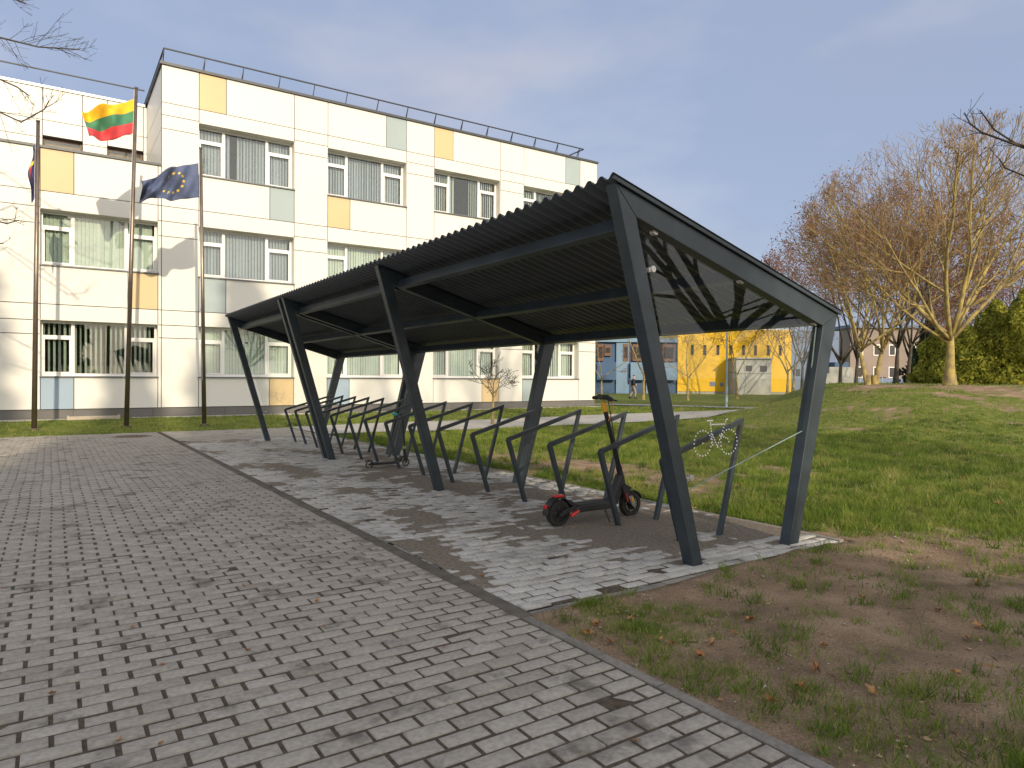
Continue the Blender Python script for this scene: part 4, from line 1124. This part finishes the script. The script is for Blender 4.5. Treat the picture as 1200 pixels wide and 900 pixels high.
# bare tree at the right, out of frame but for its branch tips
rt_ = (12.0, -3.0, float(base_h(12, -3)))
T, W, tp = grow(303, 8.6, .24, 2.3, 8, (20, 66), .05, 4, .85, .18, minr=.008)
off = Vector(rt_)
for (tz, pts, r0, ntw, lt, sd) in ((2.6, [(1330, 230, 9.2), (1200, 173, 9.4), (1175, 164, 9.4), (1150, 155, 9.4), (1137, 145, 9.4), (1130, 132, 9.4)], .024, 9, .5, 7), (2.7, [(1320, 205, 9.2), (1190, 168, 9.4), (1165, 152, 9.4), (1155, 138, 9.4), (1148, 129, 9.4)], .018, 5, .3, 8),
                                   (2.3, [(1340, 235, 9.0), (1205, 208, 9.2), (1178, 197, 9.2), (1171, 186, 9.2)], .016, 6, .4, 9)):
    limb(T, W, [(0, 0, tz)] + [loc_(at_d(*p)) for p in pts], r0, .008, sd, ntw, lt, 1)
place_tree('bare_tree', 'dark bare tree at the right edge, only thin branch tips reaching into the sky', rt_, T, W, M['barkd'], M['twigd'])

# park trees on the sunny side (behind the camera): they throw the shade over the paving and show in the windows
e1 = evergreen(401, 22, 2.9, 4800, .95, .95, .45)
p0 = place_ever('spruce_tree', 'tall dark spruce across the paving, seen only mirrored in the windows', (-.4, -21, .1), e1, M['spruce'], 22)
for k, (x, y, s, rz) in enumerate([(-3.9, -22, .92, 1), (-7.6, -20.5, .98, 2.2), (-2.0, -25.5, .95, 3.1), (-11.5, -22.5, 1.05, 4), (-16, -21, 1.0, .4)]):
    o = copy_tree(p0); o.location = (x, y, .1); o.scale = (s, s, s); o.rotation_euler = (0, 0, rz)
for o in [q for q in COL.objects if q.get('label', '').startswith('tall dark spruce across')]: o['group'] = 'tall spruces across the paving'
hb_ = grow(411, 25, .38, 15, 7, (20, 60), .05, 4, .8, .17, minr=.016)
ph = place_tree('bare_tree', 'tall bare tree across the paving, seen only mirrored in the windows', (8, -23, 0), hb_[0], hb_[1], M['barkd'], M['twigd'])

# ------------------------------------------------------------------ grass blades
def blades(pts, ln, wd, tone, r):
    n = len(pts); a = r.random(n) * 6.283; l = ln * r.uniform(.45, 1.3, n); w = wd * r.uniform(.7, 1.3, n); ben = r.uniform(.15, .95, n) * l
    b2 = r.random(n) * 6.283
    x, y, z = pts.T
    bx, by = np.cos(a) * w, np.sin(a) * w
    tx, ty = np.cos(b2) * ben, np.sin(b2) * ben
    V = np.empty((n, 3, 3)); V[:, 0] = np.stack([x - bx, y - by, z - .005], 1); V[:, 1] = np.stack([x + bx, y + by, z - .005], 1); V[:, 2] = np.stack([x + tx, y + ty, z + l * .85], 1)
    return V, tone
gr = np.random.default_rng(5)
VV = []; TT = []
def scatter(x0, x1, y0, y1, n, ln, wd, thr=.45, soft=.35, vis=True, dry=.12):
    X = gr.uniform(x0, x1, n); Y = gr.uniform(y0, y1, n)
    D = .5535 * X + .8328 * Y; L = .8328 * X - .5535 * Y
    k = (D > .8) & (np.abs(L) < D * .80 + 1.5) if vis else np.ones(n, bool)
    X, Y = X[k], Y[k]
    m = grass_mask(X, Y); clump = fbm(X * 9, Y * 9, 71, 2)
    k = (gr.random(len(X)) < np.clip((m - thr) / soft, 0, 1) * np.clip((clump - .36) * 3.0, .03, 1)) & ~paved(X, Y) & ~on_path(X, Y)
    k &= ~((X > 2.9) & (Y > 24.15))
    X, Y = X[k], Y[k]; m = m[k]
    P = np.stack([X, Y, G(X, Y)], 1)
    tn = np.clip(.36 + (fbm(X * 1.9, Y * 1.9, 13, 4) - .5) * 1.9 + gr.normal(0, .15, len(X)), 0, .80)
    tn = np.where(gr.random(len(X)) < dry + .25 * (m < .6), gr.uniform(.85, 1, len(X)), tn)
    v, t = blades(P, ln, wd, tn, gr); VV.append(v); TT.append(t)
scatter(5.55, 11, 1.5, 9.5, 210000, .055, .0028)
scatter(5.55, 18, 8, 20.5, 210000, .065, .0048)
scatter(11, 20, .5, 10, 150000, .065, .0048)
scatter(-14, 30, 19.4, 24.3, 130000, .07, .006)
scatter(14, 34, 4, 40, 150000, .08, .009)
scatter(18, 60, 20, 60, 60000, .12, .02)
# sparse blades over the bare earth
scatter(2.27, 9, .3, 4.4, 380000, .042, .0021, thr=.10, soft=.95, dry=.3)
# tufts
tx = []; 
for k in range(2400):
    x = gr.uniform(2.3, 8.5); y = gr.uniform(.4, 4.6)
    if paved(np.array(x), np.array(y)): continue
    m = float(grass_mask(x, y))
    if gr.random() > .26 + m * 1.3: continue
    n = int(gr.integers(14, 46)); s = gr.uniform(.02, .055)
    q = np.stack([x + gr.normal(0, s, n), y + gr.normal(0, s, n)], 1); q = q[~paved(q[:, 0], q[:, 1])]
    if len(q) == 0: continue
    P = np.stack([q[:, 0], q[:, 1], G(q[:, 0], q[:, 1])], 1)
    base = gr.uniform(.15, .6)
    v, t = blades(P, gr.uniform(.045, .085), .0026, np.clip(base + gr.normal(0, .12, len(P)), 0, .75), gr); VV.append(v); TT.append(t)
# stronger clumps in the lawn
for k in range(5200):
    x = gr.uniform(5.7, 16); y = gr.uniform(1.8, 16)
    if abs(.8328 * x - .5535 * y) > .8 * (.5535 * x + .8328 * y) + .6 or bool(paved(np.array(x), np.array(y))) or bool(on_path(np.array(x), np.array(y))): continue
    m = float(grass_mask(x, y))
    if gr.random() > m * 1.1: continue
    n = int(gr.integers(16, 60)); sg = gr.uniform(.03, .10)
    q = np.stack([x + gr.normal(0, sg, n), y + gr.normal(0, sg, n)], 1); P = np.stack([q[:, 0], q[:, 1], G(q[:, 0], q[:, 1])], 1)
    v, t = blades(P, gr.uniform(.06, .15), .0036, np.clip(gr.uniform(.0, .9) + gr.normal(0, .10, n), 0, .95), gr); VV.append(v); TT.append(t)
# pebbles and crumbs over the bare earth
n = 9000; X = gr.uniform(2.27, 9, n); Y = gr.uniform(.4, 4.2, n)
near = np.exp(-np.abs(Y - 3.1) / .5) * (X < 6) + .35 * (fbm(X * 1.5, Y * 1.5, 15, 3) > .5) + .1
k = (gr.random(n) < near) & ~paved(X, Y); X, Y = X[k], Y[k]; n = len(X); r_ = gr.gamma(2.2, .0017, n) + .0015
oc = np.array([(1, 0, 0), (0, 1, 0), (-1, 0, 0), (0, -1, 0), (0, 0, .8), (0, 0, -.8)])
ofc = np.array([(0, 1, 4), (1, 2, 4), (2, 3, 4), (3, 0, 4), (1, 0, 5), (2, 1, 5), (3, 2, 5), (0, 3, 5)])
an = gr.random(n) * 6.28; ca, sa = np.cos(an), np.sin(an)
ov = oc[None] * r_[:, None, None] * gr.uniform(.6, 1.3, (n, 6, 1))
PV = np.stack([ov[:, :, 0] * ca[:, None] - ov[:, :, 1] * sa[:, None] + X[:, None], ov[:, :, 0] * sa[:, None] + ov[:, :, 1] * ca[:, None] + Y[:, None], ov[:, :, 2] + (G(X, Y) + r_ * .4)[:, None]], 2).reshape(-1, 3)
PF = (np.arange(n)[:, None, None] * 6 + ofc[None]).reshape(-1, 3)
po = np_mesh('gravel', PV, PF, tone_mat('pebbles', [(.16, .12, .085), (.30, .235, .17), (.42, .36, .29)], .95, .2), tone=np.repeat(gr.random(n), 8))
tag(po, 'loose pebbles scattered over the bare earth', 'gravel', kind='stuff')
# crumbs of old leaves and straw on the earth
n = 15000; X = gr.uniform(2.27, 15, n); Y = gr.uniform(.4, 12.0, n); k = ~paved(X, Y) & (gr.random(n) < .25 + .9 * grass_mask(X, Y)); X, Y = X[k], Y[k]; n = len(X)
an = gr.random(n) * 6.28; lg = np.where(gr.random(n) < .3, gr.uniform(.02, .07, n), gr.uniform(.005, .016, n)); wd_ = np.where(lg > .0165, .0014, lg * gr.uniform(.4, .8, n))
zz_ = G(X, Y) + .004 + gr.uniform(0, .006, n); dx, dy = np.cos(an), np.sin(an); tl_ = gr.normal(0, .004, (n, 4))
LV = np.stack([np.stack([X + dx * lg * a - dy * wd_ * b, Y + dy * lg * a + dx * wd_ * b, zz_ + tl_[:, i]], 1) for i, (a, b) in enumerate(((-1, -.6), (.2, -1), (1, .4), (-.3, 1)))], 1).reshape(-1, 3)
lo_ = np_mesh('leaf_litter', LV, np.arange(n * 4).reshape(-1, 4), tone_mat('old_litter', [(.10, .06, .035), (.24, .14, .07), (.40, .30, .18)], .9, 0), tone=gr.random(n))
tag(lo_, 'crumbs of old leaves and straw on the bare earth', 'leaf litter', kind='stuff')
# strip of growth along the pad's back edge
n = 9000; y = gr.uniform(3.6, 16, n); x = 5.575 + np.abs(gr.normal(0, .10, n)); k = fbm(x * 3, y * 2.2, 91, 3) > .42
P = np.stack([x[k], y[k], G(x[k], y[k])], 1); v, t = blades(P, .085, .0035, np.clip(gr.normal(.3, .15, len(P)), 0, .75), gr); VV.append(v); TT.append(t)
VV = np.concatenate(VV).reshape(-1, 3); TT = np.concatenate(TT)
g_o = np_mesh('grass', VV, np.arange(len(VV)).reshape(-1, 3), M['grass'], tone=TT)
tag(g_o, 'short autumn grass on the lawn, mound and worn earth', 'grass', kind='stuff')

# ------------------------------------------------------------------ fallen leaves
def leaf_mesh(seed):
    r = random.Random(seed); mb = MB(); n = 10; L = .075
    mb.v.append((0, 0, .004))
    for k in range(n):
        a = 2 * math.pi * k / n; rr = L * (.5 if k % 2 else 1) * (.55 + .45 * abs(math.cos(a / 2))) * r.uniform(.85, 1.1) * .62
        mb.v.append((rr * math.cos(a), rr * math.sin(a) * .8, .004 + r.uniform(.0, .022)))
    for k in range(n): mb.face([0, 1 + k, 1 + (k + 1) % n], 0, r.random())
    return mb
lm = [leaf_mesh(k).build('fallen_leaf', M['leaf'], tone=True) for k in range(4)]
nl = 0
def put_leaf(x, y, z, lab, grp, s=1):
    global nl
    o = lm[nl] if nl < 4 else lm[nl % 4].copy()
    if nl >= 4: COL.objects.link(o)
    o.location = (x, y, z); o.rotation_euler = (rnd.uniform(-.35, .35), rnd.uniform(-.35, .35), rnd.random() * 6.28); o.scale = (s, s * rnd.uniform(.7, 1), s)
    tag(o, lab, 'leaf', grp); nl += 1
for px, py in [(775, 752), (788, 757), (860, 748), (1148, 735), (1145, 690), (957, 790), (937, 807), (965, 762), (1022, 818), (878, 733), (820, 772), (740, 728), (835, 760), (1098, 720), (1136, 752), (700, 735), (715, 757), (690, 745), (1182, 628), (995, 672), (880, 660), (1075, 700), (903, 825), (1010, 705), (1120, 800), (760, 800)]:
    X, Y = 0, 0; r = ray(px, py); t = 1.36 / -r[2]; p = CAM + r * t
    if paved(np.array(p[0]), np.array(p[1])): continue
    put_leaf(p[0], p[1], float(G(p[0], p[1])) + .008, 'curled dry leaf lying on the bare earth and sparse grass', 'dry leaves on the earth', rnd.uniform(.7, 1.25))
for k in range(70):
    x = rnd.uniform(5.8, 15); y = rnd.uniform(2.5, 15.5)
    put_leaf(x, y, float(G(x, y)) + .03, 'rusty fallen leaf lying on the green lawn', 'rusty leaves on the lawn', rnd.uniform(.8, 1.35))
for px, py in [(290, 763), (372, 705), (140, 870), (188, 874), (190, 780), (285, 686), (1, 688), (410, 678), (745, 873), (155, 735), (440, 558), (565, 676), (380, 735), (60, 815), (520, 760), (30, 690), (250, 590), (305, 561)]:
    r = ray(px, py); t = 1.36 / -r[2]; p = CAM + r * t
    put_leaf(p[0], p[1], float(gz(p[1])) + .004, 'small dry leaf lying on the grey pavers', 'dry leaves on the pavers', rnd.uniform(.35, .7))

# ------------------------------------------------------------------ far yellow and blue building
YAW = -R_(33.6)
DY = 70.0; PPM = FPX / DY
yb0 = (.5535 * DY, .8328 * DY, -.25)
yb = thing('yellow_blue_building', 'long yellow and blue building with small dark windows beyond the lawn', 'building', yb0, YAW)
def lx(px): return (px - 600) / PPM
def lz(py, d=0): return 1.36 + .25 - (py - 443.0) / PPM * 1.0
M['yel'] = mat('yellow_render', (.68, .41, .008), .7, 0, .06, .5, .1, 20); M['blue'] = mat('blue_render', (.045, .095, .19), .7, 0, .12, .4)
M['lblue'] = mat('light_blue_render', (.15, .24, .35), .7, 0, .12, .4); M['gblue'] = mat('grey_blue_render', (.14, .19, .30), .7, 0, .12, .4); M['conc'] = mat('grey_concrete', (.34, .34, .32), .85, 0, .2, .8, .2)
M['dkw'] = mat('dark_window', (.03, .03, .035), .2); M['brownw'] = mat('brown_board', (.14, .075, .05), .7); M['beige'] = mat('beige_plinth', (.50, .44, .37), .85, 0, .15)
# yellow wall made of strips so that the small windows are real openings
yw = MB(); xw = [lx(v) for v in (811, 825.5, 841, 856, 871, 885, 900, 914)]
x0, x1 = lx(794), lx(927); za, zb_ = lz(416.5), lz(404.5); zt = lz(386.5); zb0 = lz(459)
yw.box(x0, x1, 0, .3, zb0, za); yw.box(x0, x1, 0, .3, zb_, zt)
prev = x0
for c in xw:
    yw.box(prev, c - .16, 0, .3, za, zb_); prev = c + .16
yw.box(prev, x1, 0, .3, za, zb_); yw.box(x0, x1, .3, 12, -.3, zt - .3)
yw.build('yellow_wall', M['yel'], yb)
for c in xw:
    f = MB().box(c - .16, c + .16, .2, .28, za, zb_).build('window', M['brownw'], yb)
    MB().box(c - .10, c + .12, .19, .199, za + .1, zb_ - .1).build('pane', M['dkw'], f)
MB().box(x0 - .05, x1 + .05, .05, 12.2, zt, zt + .12).build('roof', M['capl'], yb)
MB().box(x0, lx(1000), .06, .32, -.4, zb0 - .01).build('plinth', M['conc'], yb)
MB().box(lx(832), lx(838), -.05, -.002, lz(452.5), lz(447.5)).build('vent', M['gblue'], yb)
MB().tube([(lx(845.5), -.05, lz(450.5)), (lx(845.5), -.002, lz(450.5))], .2, 16).build('vent', M['gblue'], yb)
an = MB(); an.box(lx(853), lx(892.5), -2.6, -.01, -.2, lz(437)); an.box(lx(853), lx(892.5), -2.55, -.012, lz(436.6), lz(421.5)); an.box(lx(851.5), lx(894), -2.8, -.01, lz(421.3), lz(419.8)); an.box(lx(852.5), lx(893), -2.68, -2.601, lz(437.5), lz(436.5))
ao = an.build('annex', M['conc'], yb)
MB().box(lx(864), lx(870.5), -2.6, -2.555, lz(435), lz(428.8)).build('window', M['dkw'], ao); MB().box(lx(880), lx(887.5), -2.6, -2.555, lz(435.5), lz(428.8)).build('window', M['dkw'], ao)
# right: grey blue wing
gb = MB(); gb.box(x1 + .003, lx(985), .4, 12, -.3, lz(387)); gb.build('grey_blue_wing', M['gblue'], yb)
for px, p1, p2 in ((946, 411, 419), (966, 411, 419), (937, 432, 440)): MB().box(lx(px - 2.5), lx(px + 2.5), .36, .398, lz(p2), lz(p1)).build('window', M['dkw'], yb)
MB().box(lx(970), lx(986), -1.5, .39, -.3, lz(424)).build('blue_porch', M['blue'], yb)
# left: blue bays
bb = thing('blue_block', 'blue block with light and dark blue bays between white building and yellow wall', 'building', yb0, YAW)
edges = [(640, 722, 'blue'), (722, 737, 'lblue'), (737, 757, 'blue'), (757, 771, 'lblue'), (771, 794, 'blue')]
for a, b, mm in edges:
    dpt = {'blue': .25, 'lblue': .0}[mm]
    MB().box(lx(a) + .002, lx(b) - .002, dpt, 9, lz(462), lz(402)).build('bay', M[mm], bb)
MB().box(lx(640), lx(794) - .01, -.2, 9.2, lz(401.8), lz(397)).build('eave', M['lblue'], bb)
MB().box(lx(640), lx(794) - .02, -.05, .6, -.4, lz(462.2)).build('plinth', M['beige'], bb)
for a, b, c, d in ((700, 707, 404, 424), (730, 736, 404, 424), (741, 752, 404, 424), (776, 790, 404, 424), (708, 716, 405, 418)):
    f = MB().box(lx(a), lx(b), -.06, .30, lz(d), lz(c)).build('window', M['brownw'], bb); MB().box(lx(a) + .1, lx(b) - .1, -.075, -.061, lz(d) + .3, lz(c) - .3).build('pane', M['dkw'], f)
for a, b in ((699, 721), (738, 756), (772, 792)):
    MB().box(lx(a), lx(b), -.5, -.1, lz(446), lz(425.5)).build('balcony', M['lblue'] if a > 730 else M['blue'], bb)
# grey wall to the right of the shelter
gw = thing('concrete_wall', 'pale grey stepped concrete wall right of the shelter rear post', 'wall', (.5535 * 60, .8328 * 60, -.25), YAW)
k6 = FPX / 60
def lx6(px): return (px - 600) / k6
MB().box(lx6(972), lx6(1000), 0, .35, -.3, 1.61 - (430 - 443.8) / k6).build('tall_section', M['conc'], gw)
MB().box(lx6(966), lx6(972), 0, .35, -.3, 1.61 - (437.5 - 443.8) / k6).build('low_section', M['conc'], gw)

# pinkish flats far behind the right trees, dark fence in front of them
fb = thing('apartment_block', 'pale pinkish flats far behind the trunks of the right trees', 'building', (.5535 * 95, .8328 * 95, -.3), YAW)
k9 = FPX / 95
def lx9(px): return (px - 600) / k9
def lz9(py): return 1.66 - (py - 444.4) / k9
M['pink'] = mat('pinkish_render', (.25, .20, .175), .9, 0, .15, .4)
MB().box(lx9(996), lx9(1150), 0, 10, -.5, lz9(385)).build('wall', M['pink'], fb)
MB().box(lx9(994), lx9(1152), -.4, 10.4, lz9(384.8), lz9(381)).build('roof', M['gblue'], fb)
for py in (436, 410):
    for px in (1007, 1027, 1045, 1069, 1090, 1110, 1130):
        f = MB().box(lx9(px - 4), lx9(px + 4), -.06, -.002, lz9(py + 7), lz9(py - 6)).build('window', M['wframe'], fb); MB().box(lx9(px - 3), lx9(px + 3), -.08, -.061, lz9(py + 6), lz9(py - 5)).build('pane', M['dkw'], f)
MB().box(lx9(1024), lx9(1036), -.5, -.01, -.3, lz9(442)).build('porch', M['dkw'], fb)
fc = thing('dark_fence', 'low dark blue-grey fence in front of the pinkish flats', 'fence', (.5535 * 78, .8328 * 78, -.3), YAW)
k7 = FPX / 78
for a in range(995, 1125, 13):
    MB().box((a - 600) / k7 + .06, (a + 13 - 600) / k7 - .06, 0, .05, 0.1, 1.66 + .1).build('panel', M['gblue'], fc); MB().box((a - 600) / k7 - .05, (a - 600) / k7 + .05, -.03, .08, 0, 1.9).build('post', M['conc'], fc)

# ------------------------------------------------------------------ lamp post
lp_ = dl(851.5, 35.5)
lp = thing('lamp_post', 'slim pale blue-grey lamp post on the lawn before the grey annex', 'street lamp', lp_)
M['lamp'] = mat('lamp_paint', (.33, .41, .46), .45, .2)
MB().tube([(0, 0, -.1), (0, 0, 1.1)], .075, 14).build('base', M['lamp'], lp); MB().tube([(0, 0, 1.1), (0, 0, 5.3)], [.055, .04], 12).build('pole', M['lamp'], lp)
MB().tube([(0, 0, 5.3), (.1, 0, 5.42), (.45, 0, 5.46)], .028, 10).build('arm', M['lamp'], lp); MB().prism([(.35, 5.43), (.4, 5.52), (.8, 5.5), (.9, 5.44)], -.1, .1).build('lamp_head', M['lamp'], lp, bevel=.01)

# ------------------------------------------------------------------ walking person
pp_ = dl(742, 50.5); 
pr = thing('person', 'person in dark jacket and beige trousers walking on the far path', 'person', pp_, YAW)
def skin_obj(name, verts, edges, radii, m, parent, root=0, sub=2):
    me = bpy.data.meshes.new(name); me.from_pydata(verts, edges, []); me.materials.append(m); o = bpy.data.objects.new(name, me); COL.objects.link(o); o.parent = parent
    o.modifiers.new('Skin', 'SKIN'); 
    if not me.skin_vertices: return o
    for i, r in enumerate(radii):
        d = me.skin_vertices[0].data[i]; d.radius = (r, r) if not hasattr(r, '__len__') else r; d.use_root = (i == root)
    s = o.modifiers.new('Subdivision', 'SUBSURF'); s.levels = sub; s.render_levels = sub
    return o
M['skinm'] = mat('skin', (.52, .33, .25), .6); M['jacket'] = mat('dark_jacket', (.02, .02, .024), .8); M['trouser'] = mat('beige_trousers', (.28, .235, .19), .85); M['boots'] = mat('dark_boots', (.03, .025, .022), .7)
vs = [(0, 0, .93), (.0, 0, 1.15), (.03, 0, 1.38), (.04, 0, 1.50), (.06, 0, 1.60), (.07, 0, 1.70),
      (.02, -.10, .88), (.16, -.10, .50), (.12, -.10, .09), (.24, -.10, .04),
      (-.02, .10, .88), (-.03, .10, .49), (-.24, .10, .12), (-.14, .10, .04),
      (.03, -.18, 1.38), (-.02, -.24, 1.12), (.16, -.22, .98), (.23, -.21, .95), (.03, .18, 1.38), (.06, .24, 1.12), (.24, .2, 1.04), (.31, .19, 1.03)]
ed = [(0, 1), (1, 2), (2, 3), (3, 4), (4, 5), (0, 6), (6, 7), (7, 8), (8, 9), (0, 10), (10, 11), (11, 12), (12, 13), (2, 14), (14, 15), (15, 16), (16, 17), (2, 18), (18, 19), (19, 20), (20, 21)]
rd = [.13, .12, .13, .06, .085, .095, .09, .062, .045, .045, .09, .062, .045, .045, .06, .045, .035, .04, .06, .045, .035, .04]
body = skin_obj('body', vs, ed, rd, M['skinm'], pr)
jv = [(0, 0, .86), (.0, 0, 1.12), (.03, 0, 1.38), (.04, 0, 1.47), (.03, -.19, 1.38), (-.02, -.25, 1.12), (.15, -.225, .995), (.03, .19, 1.38), (.06, .25, 1.12), (.22, .205, 1.05)]
skin_obj('jacket', jv, [(0, 1), (1, 2), (2, 3), (2, 4), (4, 5), (5, 6), (2, 7), (7, 8), (8, 9)], [.18, .165, .165, .08, .08, .065, .055, .08, .065, .055], M['jacket'], pr)
tv = [(0, 0, .93), (.02, -.10, .86), (.16, -.10, .50), (.125, -.10, .13), (-.02, .10, .86), (-.03, .10, .49), (-.225, .10, .17)]
skin_obj('trousers', tv, [(0, 1), (1, 2), (2, 3), (0, 4), (4, 5), (5, 6)], [.15, .105, .08, .072, .105, .08, .072], M['trouser'], pr)
m = MB()
for (x, y, z, tlt) in ((.14, -.10, 0, 0), (-.22, .10, .02, .25)):
    m.prism([(x - .07, z + .01), (x - .07, z + .16), (x + .05, z + .17), (x + .09, z + .09), (x + .20, z + .07), (x + .21, z + .0)], y - .05, y + .05)
m.build('shoes', M['boots'], pr, bevel=.015)
hv = [(.055, 0, 1.66), (.06, 0, 1.745)]
skin_obj('hat', hv, [(0, 1)], [.11, .085], M['jacket'], pr)
m = MB(); m.prism([(.145, 1.63), (.175, 1.59), (.15, 1.58)], -.015, .015); m.build('nose', M['skinm'], pr)
bp_ = thing('backpack', 'dark backpack on the back of the walking person', 'backpack', tuple(np.array(pp_) + np.array((-.24 * .833, .24 * .5535, 1.05))), YAW)
MB().box(-.10, .06, -.15, .15, 0, .42).build('bag', M['gblue'], bp_, bevel=.05); MB().box(-.15, -.101, -.11, .11, .03, .24).build('pocket', M['jacket'], bp_, bevel=.02)

# ------------------------------------------------------------------ light, sky, camera
EL, AZ = R_(21.0), R_(7.3)
sd = Vector((math.sin(AZ) * math.cos(EL), math.cos(AZ) * math.cos(EL), -math.sin(EL)))
lt = bpy.data.lights.new('sun', 'SUN'); lt.energy = 2.75; lt.angle = R_(.6); lt.color = (1, .84, .61)
lo = bpy.data.objects.new('sun', lt); COL.objects.link(lo); lo.rotation_euler = sd.to_track_quat('-Z', 'Y').to_euler(); lo.location = (0, 0, 40)
w = bpy.data.worlds.new('World'); SC.world = w; w.use_nodes = True; nt = w.node_tree
bg = nt.nodes['Background']; sky = nt.nodes.new('ShaderNodeTexSky'); sky.sky_type = 'NISHITA'; sky.sun_disc = False
sky.sun_elevation = EL; sky.sun_rotation = math.pi + AZ; sky.air_density = 1.0; sky.dust_density = 2.5; sky.ozone_density = 1.5
tc = nt.nodes.new('ShaderNodeTexCoord'); mp = nt.nodes.new('ShaderNodeMapping'); mp.inputs['Scale'].default_value = (1, 1, 2.6); nt.links.new(tc.outputs['Generated'], mp.inputs['Vector'])
nz = nt.nodes.new('ShaderNodeTexNoise'); nz.inputs['Scale'].default_value = 2.6; nz.inputs['Detail'].default_value = 7; nz.inputs['Roughness'].default_value = .55; nt.links.new(mp.outputs[0], nz.inputs['Vector'])
mr = nt.nodes.new('ShaderNodeMapRange'); mr.inputs[1].default_value = .45; mr.inputs[2].default_value = .72; mr.inputs[3].default_value = .80; mr.inputs[4].default_value = .97; nt.links.new(nz.outputs['Fac'], mr.inputs[0])
mx = nt.nodes.new('ShaderNodeMix'); mx.data_type = 'RGBA'; nt.links.new(mr.outputs[0], mx.inputs[0]); nt.links.new(sky.outputs[0], mx.inputs[6]); mx.inputs[7].default_value = (2.0, 2.25, 2.9, 1)
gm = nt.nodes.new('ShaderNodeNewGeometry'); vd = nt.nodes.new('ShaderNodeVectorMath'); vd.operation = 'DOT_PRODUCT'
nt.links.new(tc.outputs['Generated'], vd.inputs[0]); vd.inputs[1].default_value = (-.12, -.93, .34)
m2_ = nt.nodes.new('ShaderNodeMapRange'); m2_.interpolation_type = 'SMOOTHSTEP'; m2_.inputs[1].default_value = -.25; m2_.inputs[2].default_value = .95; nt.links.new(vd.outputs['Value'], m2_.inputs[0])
cm = nt.nodes.new('ShaderNodeMix'); cm.data_type = 'RGBA'; nt.links.new(m2_.outputs[0], cm.inputs[0]); cm.inputs[6].default_value = (1.78, 2.08, 2.9, 1); cm.inputs[7].default_value = (8.2, 7.9, 7.4, 1)  # sky brightened towards the sun side, added as fill for the shaded ground
n4 = nt.nodes.new('ShaderNodeTexNoise'); n4.inputs['Scale'].default_value = 3.2; n4.inputs['Detail'].default_value = 6; nt.links.new(mp.outputs[0], n4.inputs['Vector'])
m4 = nt.nodes.new('ShaderNodeMapRange'); m4.inputs[1].default_value = .47; m4.inputs[2].default_value = .72; m4.inputs[3].default_value = 0; m4.inputs[4].default_value = .5; nt.links.new(n4.outputs['Fac'], m4.inputs[0])
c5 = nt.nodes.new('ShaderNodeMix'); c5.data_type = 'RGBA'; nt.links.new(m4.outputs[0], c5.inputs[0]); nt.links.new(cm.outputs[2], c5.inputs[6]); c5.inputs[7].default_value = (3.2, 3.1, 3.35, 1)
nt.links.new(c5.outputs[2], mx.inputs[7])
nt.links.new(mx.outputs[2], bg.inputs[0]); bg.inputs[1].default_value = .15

cam = bpy.data.cameras.new('camera'); co = bpy.data.objects.new('camera', cam); COL.objects.link(co)
cam.sensor_width = 36; cam.lens = FPX / 1200 * 36; cam.clip_end = 4000; cam.clip_start = .05
mw = Matrix(((CR[0], CU[0], -CF[0], 0), (CR[1], CU[1], -CF[1], 0), (CR[2], CU[2], -CF[2], 1.36), (0, 0, 0, 1)))
co.matrix_world = mw; SC.camera = co
SC.view_settings.view_transform = 'Standard'; SC.view_settings.look = 'None'; SC.view_settings.exposure = .5; SC.view_settings.gamma = 1
SC.view_settings.use_curve_mapping = False
